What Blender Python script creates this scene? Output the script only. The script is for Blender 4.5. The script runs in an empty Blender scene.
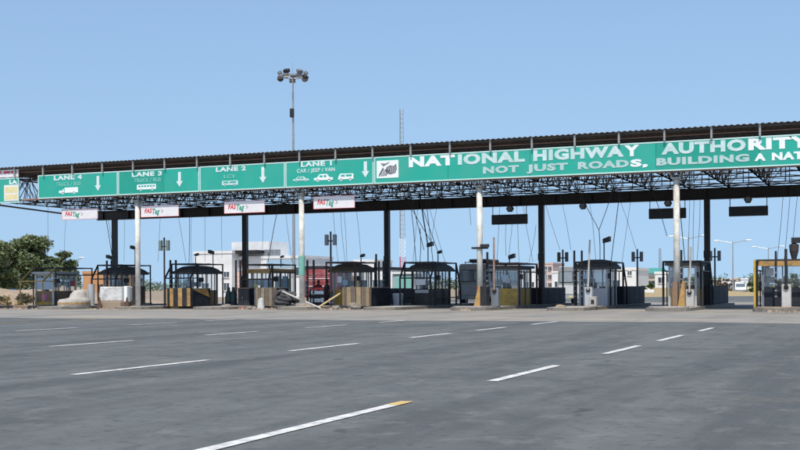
import bpy, bmesh, math, random
from mathutils import Vector, Matrix
rnd = random.Random(7)
S = bpy.context.scene
COL = S.collection
# ------------------------------------------------------------------ camera
F, H, PX, PY, ROLL = 1150.0, 1.25, 400.0, 287.8, 0.0055
TH = math.atan(490 / F)
cam = bpy.data.cameras.new('camera'); camo = bpy.data.objects.new('camera', cam); COL.objects.link(camo)
cam.sensor_width = 36; cam.lens = 36 * F / 800; cam.shift_y = (PY - 225) / 800
cam.clip_start = 0.1; cam.clip_end = 9000
camo.matrix_world = Matrix.Translation((0, 0, H)) @ Matrix.Rotation(TH, 4, 'Z') @ Matrix.Rotation(math.pi / 2, 4, 'X') @ Matrix.Rotation(-ROLL, 4, 'Z')
S.camera = camo
# ------------------------------------------------------------------ sky, sun, exposure
SUN_EL, SUN_AZ = math.radians(62), math.atan2(0.22, -0.97)
w = bpy.data.worlds.new('World'); S.world = w; w.use_nodes = True
nt = w.node_tree
sky = nt.nodes.new('ShaderNodeTexSky'); sky.sky_type = 'NISHITA'; sky.sun_disc = False
sky.sun_elevation = SUN_EL; sky.sun_rotation = SUN_AZ
sky.altitude = 20; sky.air_density = 1.0; sky.dust_density = 1.2; sky.ozone_density = 3.7
nt.nodes['Background'].inputs['Strength'].default_value = 0.15
nt.links.new(sky.outputs[0], nt.nodes['Background'].inputs['Color'])
# the whole sky's gradient is flattened towards the horizon, all the way round
_tc = nt.nodes.new('ShaderNodeTexCoord'); _sx = nt.nodes.new('ShaderNodeSeparateXYZ'); nt.links.new(_tc.outputs['Generated'], _sx.inputs[0])
def _m(op, a, b, clamp=False):
    q = nt.nodes.new('ShaderNodeMath'); q.operation = op; q.use_clamp = clamp
    for i, x in enumerate((a, b)):
        if isinstance(x, (int, float)): q.inputs[i].default_value = x
        else: nt.links.new(x, q.inputs[i])
    return q.outputs[0]
_z = _m('MAXIMUM', _sx.outputs[2], 0.0)
_zz = _m('ADD', _m('ADD', _m('MULTIPLY', _m('MULTIPLY', _z, _z), .64), _m('MULTIPLY', _z, .17)), .135)
_cx = nt.nodes.new('ShaderNodeCombineXYZ'); nt.links.new(_sx.outputs[0], _cx.inputs[0]); nt.links.new(_sx.outputs[1], _cx.inputs[1]); nt.links.new(_zz, _cx.inputs[2])
_nv = nt.nodes.new('ShaderNodeVectorMath'); _nv.operation = 'NORMALIZE'; nt.links.new(_cx.outputs[0], _nv.inputs[0]); nt.links.new(_nv.outputs[0], sky.inputs['Vector'])
sl = bpy.data.lights.new('sun', 'SUN'); sl.energy = 4.0; sl.angle = math.radians(0.55); sl.color = (1, 0.95, 0.87)
so = bpy.data.objects.new('sun', sl); COL.objects.link(so)
sd = Vector((math.sin(SUN_AZ) * math.cos(SUN_EL), math.cos(SUN_AZ) * math.cos(SUN_EL), math.sin(SUN_EL)))
so.rotation_euler = sd.to_track_quat('Z', 'Y').to_euler(); so.location = (0, 0, 60)
S.cycles.transparent_max_bounces = 40
S.view_settings.view_transform = 'Standard'; S.view_settings.look = 'None'
S.view_settings.exposure = 0.06; S.view_settings.gamma = 1.0

# ------------------------------------------------------------------ helpers
cT, sT = math.cos(TH), math.sin(TH)
def ray(u, y):
    a, b = u - PX, PY - y
    r = a * math.cos(ROLL) + b * math.sin(ROLL); up = -a * math.sin(ROLL) + b * math.cos(ROLL)
    return (-sT * F + cT * r, cT * F + sT * r, up)
def P(u, y, Y):                     # survey: where a sight line meets the plane at distance Y down the road
    x, yy, z = ray(u, y); k = Y / yy
    return Vector((x * k, Y, H + z * k))
def XU(u, Y): return P(u, 290, Y).x
def UY(u, X):                       # distance at which a sight line crosses the road line X
    x, yy, z = ray(u, 295); return X * yy / x

class MB:
    def __init__(s): s.v = []; s.f = []; s.m = []; s.mi = 0
    def poly(s, pts):
        n = len(s.v); s.v += [tuple(p) for p in pts]; s.f.append(tuple(range(n, n + len(pts)))); s.m.append(s.mi)
    def raw(s, vs, fs):
        n = len(s.v); s.v += [tuple(p) for p in vs]
        for f in fs: s.f.append(tuple(i + n for i in f)); s.m.append(s.mi)
    def box(s, x0, x1, y0, y1, z0, z1, ch=0.0):
        if ch <= 0:
            vs = [(x, y, z) for z in (z0, z1) for y in (y0, y1) for x in (x0, x1)]
            s.raw(vs, [(0, 2, 3, 1), (4, 5, 7, 6), (0, 1, 5, 4), (2, 6, 7, 3), (0, 4, 6, 2), (1, 3, 7, 5)]); return s
        def ring(i, z): return [(x0 + i + ch, y0 + i, z), (x1 - i - ch, y0 + i, z), (x1 - i, y0 + i + ch, z), (x1 - i, y1 - i - ch, z), (x1 - i - ch, y1 - i, z), (x0 + i + ch, y1 - i, z), (x0 + i, y1 - i - ch, z), (x0 + i, y0 + i + ch, z)]
        s.loft([ring(ch, z0), ring(0, z0 + ch), ring(0, z1 - ch), ring(ch, z1)]); return s
    def loft(s, rings, caps=True):
        n = len(rings[0]); vs = [p for r in rings for p in r]; fs = []
        for k in range(len(rings) - 1):
            for i in range(n):
                j = (i + 1) % n; fs.append((k * n + i, k * n + j, (k + 1) * n + j, (k + 1) * n + i))
        if caps: fs.append(tuple(range(n - 1, -1, -1))); fs.append(tuple(range((len(rings) - 1) * n, len(rings) * n)))
        s.raw(vs, fs); return s
    def tube(s, p, q, r, n=6, r2=None, caps=True):
        p, q = Vector(p), Vector(q); d = (q - p)
        if d.length < 1e-6: return s
        d.normalize(); a = d.orthogonal().normalized() if abs(d.z) > .99 else d.cross(Vector((0, 0, 1))).normalized(); b = d.cross(a)
        r2 = r if r2 is None else r2
        o = math.pi / n
        R = lambda c, rr: [c + (a * math.cos(o + 2 * math.pi * i / n) + b * math.sin(o + 2 * math.pi * i / n)) * rr for i in range(n)]
        s.loft([R(p, r), R(q, r2)], caps); return s
    def path(s, pts, r, n=5):
        for a, b in zip(pts, pts[1:]): s.tube(a, b, r, n)
        return s
    def prism(s, pts, ax, a, b):    # polygon pts (2D) extruded along axis
        def m(p, t): return (t, p[0], p[1]) if ax == 'x' else ((p[0], t, p[1]) if ax == 'y' else (p[0], p[1], t))
        s.loft([[m(p, a) for p in pts], [m(p, b) for p in pts]]); return s
    def lathe(s, prof, c=(0, 0, 0), n=14):
        s.loft([[(c[0] + r * math.cos(2 * math.pi * i / n), c[1] + r * math.sin(2 * math.pi * i / n), c[2] + z) for i in range(n)] for r, z in prof]); return s
    def build(s, name, mats, parent=None, loc=(0, 0, 0), rz=0, smooth=False):
        me = bpy.data.meshes.new(name); me.from_pydata(s.v, [], s.f)
        ml = mats if isinstance(mats, (list, tuple)) else [mats]
        for q in ml: me.materials.append(q)
        if len(ml) > 1: me.polygons.foreach_set('material_index', s.m)
        bm = bmesh.new(); bm.from_mesh(me); bmesh.ops.recalc_face_normals(bm, faces=bm.faces); bm.to_mesh(me); bm.free()
        if smooth: me.shade_smooth()
        o = bpy.data.objects.new(name, me); COL.objects.link(o); o.parent = parent; o.location = loc; o.rotation_euler.z = rz
        return o
def tag(o, label=None, cat=None, group=None, kind=None):
    if label: o['label'] = label
    if cat: o['category'] = cat
    if group: o['group'] = group
    if kind: o['kind'] = kind
    return o
def thing(name, label, cat, loc=(0, 0, 0), rz=0, group=None):
    o = bpy.data.objects.new(name, None); COL.objects.link(o); o.location = loc; o.rotation_euler.z = rz; o.empty_display_size = .2
    return tag(o, label, cat, group)
def copy_obj(o, parent=None):
    c = o.copy(); COL.objects.link(c); c.parent = parent; return c
def bx(name, m, parent, *a, **k): return MB().box(*a, **k).build(name, m, parent)

# ------------------------------------------------------------------ materials
MATS = {}
def mat(name, col, rough=.6, metal=0., var=.12, scale=3., dirt=None, dscale=1.2, damt=.0, bump=0., spec=.5, stretch=None, two=None, twos=1., twot=(.45, .6), trans=0., island=0.):
    if name in MATS: return MATS[name]
    m = bpy.data.materials.new(name); m.use_nodes = True; n = m.node_tree; b = n.nodes['Principled BSDF']; L = n.links.new
    tc = n.nodes.new('ShaderNodeTexCoord'); src = tc.outputs['Object']
    if stretch:
        mp = n.nodes.new('ShaderNodeMapping'); mp.inputs['Scale'].default_value = stretch; L(src, mp.inputs[0]); src = mp.outputs[0]
    def noise(sc, det=6, rough_=.6):
        q = n.nodes.new('ShaderNodeTexNoise'); q.inputs['Scale'].default_value = sc; q.inputs['Detail'].default_value = det; q.inputs['Roughness'].default_value = rough_; L(src, q.inputs['Vector']); return q.outputs['Fac']
    def ramp(x, lo, hi, a=0., c=1.):
        q = n.nodes.new('ShaderNodeMapRange'); q.inputs[1].default_value = lo; q.inputs[2].default_value = hi; q.inputs[3].default_value = a; q.inputs[4].default_value = c; L(x, q.inputs[0]); return q.outputs[0]
    def mix(f, a, c):
        q = n.nodes.new('ShaderNodeMix'); q.data_type = 'RGBA'
        if isinstance(f, float): q.inputs[0].default_value = f
        else: L(f, q.inputs[0])
        for i, x in ((6, a), (7, c)):
            if isinstance(x, tuple): q.inputs[i].default_value = (*x[:3], 1)
            else: L(x, q.inputs[i])
        return q.outputs[2]
    lo = tuple(x * (1 - var) for x in col); hi = tuple(min(1, x * (1 + var)) for x in col)
    c = mix(ramp(noise(scale), .3, .7), lo, hi)
    if two: c = mix(ramp(noise(twos, 4), *twot), c, two)
    if dirt: c = mix(ramp(noise(dscale, 8, .7), .45, .72, 0, damt), c, dirt)
    if island:
        g = n.nodes.new('ShaderNodeNewGeometry'); hsv = n.nodes.new('ShaderNodeHueSaturation'); L(c, hsv.inputs['Color'])
        L(ramp(g.outputs['Random Per Island'], 0, 1, 1 - island, 1 + island), hsv.inputs['Value']); c = hsv.outputs[0]
    L(c, b.inputs['Base Color'])
    L(ramp(noise(scale * 2.3), .3, .7, max(.02, rough - .08), min(1, rough + .08)), b.inputs['Roughness'])
    b.inputs['Metallic'].default_value = metal; b.inputs['Specular IOR Level'].default_value = spec
    if trans:
        b.inputs['Transmission Weight'].default_value = trans
    if bump:
        bp = n.nodes.new('ShaderNodeBump'); bp.inputs['Strength'].default_value = bump; bp.inputs['Distance'].default_value = .03; L(noise(scale * 6), bp.inputs['Height']); L(bp.outputs[0], b.inputs['Normal'])
    MATS[name] = m; return m
def glass_mat(name, tint, alpha, rough=.05):
    m = bpy.data.materials.new(name); m.use_nodes = True; n = m.node_tree; n.nodes.clear(); L = n.links.new
    out = n.nodes.new('ShaderNodeOutputMaterial'); t = n.nodes.new('ShaderNodeBsdfTransparent'); t.inputs[0].default_value = (*tint, 1)
    g = n.nodes.new('ShaderNodeBsdfGlossy'); g.inputs['Roughness'].default_value = rough
    d = n.nodes.new('ShaderNodeBsdfDiffuse'); d.inputs[0].default_value = (.45, .48, .5, 1)
    tc = n.nodes.new('ShaderNodeTexCoord'); nz = n.nodes.new('ShaderNodeTexNoise'); nz.inputs['Scale'].default_value = 2.2; nz.inputs['Detail'].default_value = 6; L(tc.outputs['Object'], nz.inputs[0])
    mr = n.nodes.new('ShaderNodeMapRange'); mr.inputs[1].default_value = .35; mr.inputs[2].default_value = .75; mr.inputs[3].default_value = alpha * .5; mr.inputs[4].default_value = alpha * 1.4; L(nz.outputs[0], mr.inputs[0])
    m1 = n.nodes.new('ShaderNodeMixShader'); L(mr.outputs[0], m1.inputs[0]); L(t.outputs[0], m1.inputs[1]); L(d.outputs[0], m1.inputs[2])
    lw = n.nodes.new('ShaderNodeLayerWeight'); pw = n.nodes.new('ShaderNodeMath'); pw.operation = 'POWER'; pw.inputs[1].default_value = 3.0; L(lw.outputs['Facing'], pw.inputs[0]); fr = n.nodes.new('ShaderNodeMapRange'); fr.inputs[3].default_value = .025; fr.inputs[4].default_value = .5; L(pw.outputs[0], fr.inputs[0])
    m2 = n.nodes.new('ShaderNodeMixShader'); L(fr.outputs[0], m2.inputs[0]); L(m1.outputs[0], m2.inputs[1]); L(g.outputs[0], m2.inputs[2])
    L(m2.outputs[0], out.inputs[0]); return m

M_white = mat('white_paint', (.70, .68, .61), .75, var=.06, dirt=(.28, .22, .16), dscale=1.6, damt=.75, spec=.3)
M_bwhite = mat('wall_white', (.78, .78, .76), .8, var=.05, scale=.6, dirt=(.45, .42, .38), dscale=.5, damt=.35)
M_cream = mat('wall_cream', (.62, .52, .40), .8, var=.06, scale=.6, dirt=(.35, .3, .25), dscale=.5, damt=.3)
M_orange_wall = mat('wall_orange', (.55, .28, .13), .8, var=.08, scale=.6)
M_pink_wall = mat('wall_pink', (.62, .48, .42), .8, var=.06, scale=.6)
M_greenroof = mat('roof_green', (.06, .30, .25), .6, var=.1)
M_blueclad = mat('cladding_blue', (.34, .50, .62), .35, var=.08, scale=.4)
M_dark = mat('dark_steel', (.022, .022, .024), .55, .2, var=.25, dirt=(.09, .06, .045), dscale=2., damt=.5)
M_black = mat('black_paint', (.014, .015, .018), .5, var=.3, dirt=(.07, .06, .05), dscale=2., damt=.4)
M_truss = mat('truss_steel', (.095, .088, .08), .5, .3, var=.3, dirt=(.10, .055, .035), dscale=1.1, damt=.6)
M_girder = mat('girder_paint', (.02, .02, .022), .5, var=.3, dirt=(.06, .04, .03), dscale=.8, damt=.5)
M_red_ox = mat('oxide_red_pipe', (.26, .13, .09), .6, var=.15, dirt=(.35, .27, .22), dscale=1., damt=.5)
M_galv = mat('galvanised', (.42, .42, .40), .45, .5, var=.12, dirt=(.25, .2, .16), dscale=1., damt=.4)
M_roof = mat('roof_sheet', (.17, .135, .115), .55, .3, var=.2, scale=.5, dirt=(.24, .14, .09), dscale=.6, damt=.6)
M_green = mat('sign_green', (.022, .40, .295), .38, var=.05, scale=.5, dirt=(.10, .40, .31), dscale=.4, damt=.5)
M_green2 = mat('sign_green_deep', (.016, .34, .245), .38, var=.06, scale=.5, dirt=(.06, .34, .25), dscale=.5, damt=.4)
M_letter = mat('sign_white', (.88, .90, .88), .4, var=.03)
M_faded = mat('sign_faded', (.62, .76, .73), .45, var=.08, scale=2., dirt=(.30, .52, .46), dscale=1.5, damt=.6)
M_faded2 = mat('sign_faded_grey', (.48, .62, .59), .45, var=.08, scale=2., dirt=(.32, .54, .48), dscale=1.5, damt=.6)
M_worn = mat('sign_worn_white', (.74, .82, .79), .45, var=.06, scale=2., dirt=(.42, .62, .56), dscale=1.8, damt=.55)
M_faint = mat('sign_faint', (.22, .55, .46), .45, var=.08, scale=2., dirt=(.10, .44, .34), dscale=1.5, damt=.6)
M_border = mat('sign_border', (.55, .76, .70), .4, var=.06)
M_banner = mat('banner_white', (.84, .81, .80), .5, var=.04, dirt=(.6, .55, .5), dscale=1., damt=.3)
M_red = mat('print_red', (.70, .06, .06), .5, var=.08)
M_bannergreen = mat('print_green', (.08, .36, .24), .5, var=.08)
M_grey_print = mat('print_grey', (.20, .20, .21), .5, var=.2)
M_pale_yellow = mat('poster_yellow', (.80, .70, .36), .5, var=.08)
M_yellow = mat('yellow_paint', (.58, .36, .06), .55, var=.12, dirt=(.16, .11, .06), dscale=2., damt=.7)
M_ochre = mat('ochre_paint', (.50, .29, .09), .6, var=.15, dirt=(.13, .09, .06), dscale=2.2, damt=.8)
M_navy = mat('navy_paint', (.016, .021, .033), .7, var=.2, dirt=(.07, .06, .05), dscale=1.3, damt=.5, spec=.3)
M_conc = mat('concrete_block', (.44, .41, .37), .85, var=.12, dirt=(.20, .16, .12), dscale=1.2, damt=.7, bump=.4)
M_kerbc = mat('kerb_concrete', (.25, .22, .18), .85, var=.15, dirt=(.13, .11, .09), dscale=1., damt=.7, bump=.3)
M_dirtwhite = mat('whitewashed_concrete', (.68, .67, .64), .8, var=.08, dirt=(.25, .20, .15), dscale=1.8, damt=.85, bump=.3)
M_grey = mat('grey_metal', (.22, .24, .26), .5, .2, var=.12, dirt=(.10, .09, .08), dscale=1.5, damt=.5)
M_lightgrey = mat('light_grey', (.46, .48, .50), .5, var=.1, dirt=(.2, .18, .15), dscale=1.5, damt=.5)
M_canvas = mat('booth_roof_grey', (.075, .075, .072), .7, var=.2, dirt=(.16, .13, .10), dscale=1.5, damt=.5)
M_canvas_br = mat('booth_roof_brown', (.12, .085, .055), .75, var=.2, dirt=(.05, .05, .045), dscale=1.5, damt=.5)
M_wood = mat('wood_brown', (.22, .13, .07), .7, var=.25, scale=2., stretch=(1, 1, 6))
M_tyre = mat('rubber', (.016, .016, .017), .85, var=.2, dirt=(.08, .07, .06), dscale=3., damt=.5)
M_skyblue = mat('pale_blue_panel', (.42, .55, .66), .45, var=.1)
M_teal = mat('teal_panel', (.22, .52, .47), .5, var=.08, dirt=(.5, .6, .56), dscale=1., damt=.4)
M_poster_green = mat('poster_green', (.16, .42, .34), .6, var=.12, dirt=(.4, .5, .45), dscale=3., damt=.6)
M_glass = glass_mat('booth_glass', (.975, .985, .99), .045)
M_winglass = mat('dark_window', (.035, .05, .065), .08, 0, var=.2, spec=.8)
M_carwin = mat('vehicle_window', (.10, .13, .16), .06, 0, var=.2, spec=.9)
M_redlamp = mat('tail_red', (.45, .02, .02), .25)
M_skin = mat('skin', (.20, .10, .06), .6, var=.05)
M_hair = mat('hair', (.01, .009, .008), .6)
M_navycloth = mat('navy_cloth', (.015, .025, .06), .85, var=.2)
M_redcloth = mat('maroon_cloth', (.22, .03, .04), .85, var=.2)
M_khaki = mat('charcoal_cloth', (.04, .04, .045), .85, var=.2)
M_leaf = mat('leaf_green', (.12, .155, .062), .55, var=.25, scale=.7, island=.45, two=(.17, .185, .075), twos=.35, twot=(.5, .65))
M_leaf2 = mat('bush_green', (.085, .13, .035), .55, var=.25, scale=.7, island=.4)
M_palm = mat('palm_green', (.05, .075, .03), .5, var=.2, island=.3)
M_pinkleaf = mat('dry_bush', (.22, .15, .10), .7, var=.25, island=.4)
M_bark = mat('bark', (.10, .075, .05), .9, var=.25, bump=.5)
M_drygrass = mat('dry_grass', (.34, .26, .13), .9, var=.25, island=.4)
M_sandheap = mat('sand_heap', (.35, .27, .19), .95, var=.15, scale=1.5, dirt=(.25, .18, .11), dscale=.8, damt=.6, bump=.4)
M_marking = mat('marking_white', (.70, .69, .65), .7, var=.07, scale=4, dirt=(.18, .18, .17), dscale=4.5, damt=.95)
M_markyellow = mat('marking_yellow', (.66, .44, .14), .6, var=.08, scale=4, dirt=(.3, .27, .2), dscale=2.5, damt=.5)

def ground_mat(name, base, patches, bump=.25, streak=(.35, .03)):
    m = bpy.data.materials.new(name); m.use_nodes = True; n = m.node_tree; b = n.nodes['Principled BSDF']; L = n.links.new
    tc = n.nodes.new('ShaderNodeTexCoord')
    def noise(sc, det, scale3=(1, 1, 1), rg=.6):
        mp = n.nodes.new('ShaderNodeMapping'); mp.inputs['Scale'].default_value = scale3; L(tc.outputs['Object'], mp.inputs[0])
        q = n.nodes.new('ShaderNodeTexNoise'); q.inputs['Scale'].default_value = sc; q.inputs['Detail'].default_value = det; q.inputs['Roughness'].default_value = rg; L(mp.outputs[0], q.inputs['Vector']); return q.outputs['Fac']
    def rng(x, a, c, lo=0., hi=1.):
        q = n.nodes.new('ShaderNodeMapRange'); q.inputs[1].default_value = a; q.inputs[2].default_value = c; q.inputs[3].default_value = lo; q.inputs[4].default_value = hi; L(x, q.inputs[0]); return q.outputs[0]
    def mix(f, a, c):
        q = n.nodes.new('ShaderNodeMix'); q.data_type = 'RGBA'; L(f, q.inputs[0])
        for i, x in ((6, a), (7, c)):
            if isinstance(x, tuple): q.inputs[i].default_value = (*x, 1)
            else: L(x, q.inputs[i])
        return q.outputs[2]
    c = mix(rng(noise(.9, 8, rg=.75), .32, .68), tuple(x * .86 for x in base), tuple(x * 1.14 for x in base))
    for (col, sc, s3, a, d, amt, det) in patches:
        c = mix(rng(noise(sc, det, s3), a, d, 0, amt), c, col)
    # stone chips and grit
    sp = noise(55, 3); c = mix(rng(sp, .56, .74, 0, .55), c, tuple(min(1, x * 1.7) for x in base)); c = mix(rng(sp, .42, .28, 0, .5), c, tuple(x * .5 for x in base))
    L(c, b.inputs['Base Color']); L(rng(noise(1.3, 5), .3, .7, .68, .9), b.inputs['Roughness']); b.inputs['Specular IOR Level'].default_value = .3
    bp = n.nodes.new('ShaderNodeBump'); bp.inputs['Strength'].default_value = bump; bp.inputs['Distance'].default_value = .02; L(noise(40, 4), bp.inputs['Height']); L(bp.outputs[0], b.inputs['Normal'])
    return m
M_asphalt = ground_mat('asphalt', (.123, .130, .124), [
    ((.072, .077, .075), 1.0, (.60, .035, 1), .48, .62, .75, 5),     # tyre-darkened tracks along the road
    ((.165, .168, .158), .5, (.9, .12, 1), .52, .68, .60, 6),        # worn pale lanes
    ((.070, .075, .073), .30, (1, .8, 1), .55, .64, .50, 7),         # oil and repair patches
    ((.074, .078, .076), 1.6, (1, .6, 1), .52, .64, .65, 8),         # mottled binder
    ((.185, .185, .172), 2.3, (1, .7, 1), .55, .68, .55, 8),         # bare aggregate
    ((.25, .225, .175), .34, (1.1, 1.5, 1), .60, .80, .42, 9),       # dust drifts
    ((.050, .052, .052), 1.5, (1, .5, 1), .66, .72, .80, 3),         # drips
    ((.062, .065, .064), 7.0, (1, 1, 1), .55, .66, .60, 4)])         # coarse stone texture
M_concrete = ground_mat('concrete_apron', (.268, .252, .225), [
    ((.19, .175, .155), 1.3, (.8, .5, 1), .50, .64, .65, 8),
    ((.17, .165, .155), 1.0, (.5, .03, 1), .50, .66, .7, 4),
    ((.37, .315, .24), .22, (.5, 1.4, 1), .48, .66, .7, 7),
    ((.10, .10, .10), .5, (1, .4, 1), .66, .74, .6, 4)])
M_sand = ground_mat('sandy_ground', (.30, .235, .165), [
    ((.25, .19, .12), .1, (1, 1, 1), .45, .65, .8, 7), ((.20, .19, .08), .06, (1, 1, 1), .55, .7, .7, 7)], bump=.4)

# ------------------------------------------------------------------ ground, road, apron, markings
def sheet(name, m, pts, z):
    mb = MB(); mb.poly([(x, y, z) for x, y in pts]); return tag(mb.build(name, m), kind='structure')
sheet('ground', M_sand, [(-4000, -600), (4000, -600), (4000, 7000), (-4000, 7000)], -.012)
XL, XR, YA = -58.5, 30, 40.6
road = sheet('road', M_asphalt, [(-75, -60), (XR, -60), (XR, YA + 1.2), (-75, YA + 1.2)], 0.0)
sheet('concrete_apron', M_concrete, [(-75 + (XR + 75) * i / 180, YA + .35 * math.sin(i * .37) * math.sin(i * .13 + 1) + rnd.uniform(-.14, .14) - .3) for i in range(181)] + [(XR, 57.5), (XR, 92), (XL, 92), (XL, 57.5), (-75, 57.5)], 0.004)
sheet('far_road', M_asphalt, [(XL, 92), (XR, 92), (XR, 150), (22, 800), (22, 3000), (4, 3000), (2, 800), (-15, 150), (-30, 128)], -.004)
def dash(x, y0, y1, m, w=.15):
    mb = MB(); n = 6
    L = [(x - w / 2 + rnd.uniform(-.008, .008), y0 + (y1 - y0) * i / n, .008) for i in range(n + 1)]
    Rr = [(x + w / 2 + rnd.uniform(-.008, .008), y0 + (y1 - y0) * i / n, .008) for i in range(n + 1)]
    mb.poly(L + Rr[::-1]); return mb.build('lane_dash', m, road)
for x, lst in ((-4.87, [(7.0, 11.2), (14.5, 17.75), (21.1, 24.2), (26.5, 29.7), (32.6, 35.2)]),
               (-11.0, [(7.3, 10.4), (13.6, 17.2), (20.2, 23.4), (26.4, 29.3), (31.4, 34.2), (37, 40.2)]),
               (-16.95, [(14.2, 17.2), (20.2, 23.2), (26.4, 29.2), (32.2, 35.1), (37.8, 40.2)]),
               (-24.4, [(21.6, 24.4), (27.5, 30.4), (33.2, 36.1), (38, 40.2)]),
               (-30.7, [(27, 29), (33, 35.3), (37.8, 39.4)])):
    for a, b in lst: dash(x, a, b, M_markyellow if x < -28 else M_marking)
mb = MB(); mb.poly([(-4.945, 11.2, .009), (-4.795, 11.2, .009), (-4.795, 11.62, .009), (-4.945, 11.62, .009)]); mb.build('lane_dash_tip', M_markyellow, road)

# ------------------------------------------------------------------ toll canopy
YF, YB = 60.5, 73.0
FC = [P(u, 290, YF).x for u in (138, 302, 480, 677)]; FC = [FC[0] - 11.6] + FC + [FC[3] + 10.9]
BC = [-55.0, -43.4, -32.05, -21.0, -10.4, .6]
CX0, CX1 = -56.6, 6.0
Z_BOT, Z_TOP, Z_ROOF = 7.18, 9.05, 9.32
can = thing('toll_canopy', 'long steel toll plaza canopy with lattice trusses on white and dark columns', 'canopy', (0, 0, 0))
# corrugated roof with real waves, falling gently towards the back
mb = MB(); n = int((CX1 - CX0) / .075); rows = (59.75, 62, 66, 70, 74.2)
prof = [0, .04, .04, 0]
vs = []
for t in (0, .012):
    for y in rows:
        for i in range(n): vs.append((CX0 + i * .075, y, Z_ROOF - (y - 59.75) * .012 + prof[i % 4] + t))
k = len(rows) * n; fs = []
for t in range(2):
    for r in range(len(rows) - 1):
        for i in range(n - 1): fs.append((t * k + r * n + i, t * k + r * n + i + 1, t * k + (r + 1) * n + i + 1, t * k + (r + 1) * n + i))
for i in range(n - 1): fs.append((i, i + 1, k + i + 1, k + i))
mb.raw(vs, fs); me = bpy.data.meshes.new('roof'); me.from_pydata(mb.v, [], mb.f); me.materials.append(M_roof)
ro = bpy.data.objects.new('roof', me); COL.objects.link(ro); ro.parent = can
for i, y in enumerate((60.0, 61.8, 63.6, 65.4, 67.2, 69, 70.8, 72.6, 73.9)):
    z = Z_ROOF - (y - 59.75) * .012; MB().box(CX0 + .2, CX1 - .2, y - .03, y + .03, z - (.09 if y < 61 else .18), z - .012).build('purlin', M_truss, can)
def front_column(x, poster=None):
    mb = MB(); mb.lathe([(.16, .19), (.16, Z_BOT - .35)], (x, YF, 0), 20); o = mb.build('front_column', M_white, can, smooth=False)
    for p in o.data.polygons: p.use_smooth = len(p.vertices) == 4
    bx('base_plate', M_galv, o, x - .3, x + .3, YF - .3, YF + .3, .18, .22); mb = MB()
    for a in range(4): mb.tube((x, YF, Z_BOT - .75), (x + .45 * math.cos(a * math.pi / 2 + .78), YF + .45 * math.sin(a * math.pi / 2 + .78), Z_BOT), .035)
    mb.box(x - .24, x + .24, YF - .24, YF + .24, Z_BOT - .36, Z_BOT - .30)
    mb.build('column_head', M_galv, o)
    return o
cols = [front_column(x) for x in FC]
def ringband(x, z0, z1, m, parent, name, r=.175):
    MB().lathe([(r, z0), (r, z1)], (x, YF, 0), 20).build(name, m, parent)
ringband(FC[2], P(302, 275, YF).z, P(302, 256, YF).z, M_poster_green, cols[2], 'poster', .20)
ringband(FC[3], .9, 1.25, M_red, cols[3], 'red_band', .172)
mb = MB(); z = P(480, 248, YF).z; mb.box(FC[3] - .42, FC[3] + .42, YF - .22, YF + .22, z - .05, z + .05); mb.box(FC[3] + .12, FC[3] + .62, YF - .3, YF - .18, z + .02, z + .2); mb.build('clamp_bracket', M_dark, cols[3])
for x in BC:
    mb = MB(); mb.box(x - .17, x - .145, YB - .17, YB + .17, .18, 6.66); mb.box(x + .145, x + .17, YB - .17, YB + .17, .18, 6.66); mb.box(x - .145, x + .145, YB - .15, YB - .12, .18, 6.66)
    o = mb.build('rear_column', M_girder, can); bx('base_plate', M_girder, o, x - .32, x + .32, YB - .32, YB + .32, .175, .215); bx('splice_plate', M_girder, o, x - .2, x + .2, YB - .19, YB - .175, 3.0, 3.45)
# rear girder
mb = MB(); mb.box(CX0, CX1, YB - .03, YB + .03, 6.66, 7.26); mb.box(CX0, CX1, YB - .2, YB + .2, 7.262, 7.31); mb.box(CX0, CX1, YB - .2, YB + .2, 6.61, 6.658)
go = mb.build('rear_girder', M_girder, can)
x = CX0 + .6
while x < CX1: bx('stiffener', M_girder, go, x - .01, x + .01, YB - .19, YB - .033, 6.66, 7.26); x += 2.4
# trusses
BAY = 2.36
def seg_truss(pts_b, pts_t, r=.045, rd=.028, vert=True):
    mb = MB()
    for a, b in zip(pts_b, pts_b[1:]): mb.tube(a, b, r, 4)
    for a, b in zip(pts_t, pts_t[1:]): mb.tube(a, b, r, 4)
    for i in range(len(pts_b) - 1):
        if i % 2 == 0: mb.tube(pts_b[i], pts_t[i + 1], rd, 4)
        else: mb.tube(pts_t[i], pts_b[i + 1], rd, 4)
        if vert: mb.tube(pts_b[i], pts_t[i], rd, 4)
    return mb
xs = []; x = CX0 + .35
while x < CX1: xs.append(x); x += BAY
NB = 10
for x in xs:                                   # cross trusses, triangular in section
    ys = [YF + (YB - YF) * i / NB for i in range(NB + 1)]
    b = [(x, y, Z_BOT + .12) for y in ys]
    mb = seg_truss(b, [(x - .38, y, Z_TOP - (y - YF) * .012) for y in ys], .042, .026, False)
    mb2 = seg_truss([(x, y, Z_BOT + .12) for y in ys], [(x + .38, y, Z_TOP - (y - YF) * .012) for y in ys], .042, .026, True)
    mb.raw(mb2.v, mb2.f); mb.build('cross_truss', M_truss, can)
def long_truss(y, zb, zt, m, half=2, r=.05):
    pb, pt = [], []; x = CX0 + .35; st = BAY / half
    while x < CX1 - .2: pb.append((x, y, zb)); pt.append((x, y, zt)); x += st
    return seg_truss(pb, pt, r, .028)
for y, zb in ((YF + .12, Z_BOT + .06), (63.6, Z_BOT + .10), (66.7, Z_BOT + .10), (69.8, Z_BOT + .10), (YB - .3, Z_BOT + .22)):
    long_truss(y, zb, Z_TOP - .1, M_truss).build('long_truss', M_truss, can)
mb = MB()                                       # bottom plane bracing between the trusses
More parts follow.
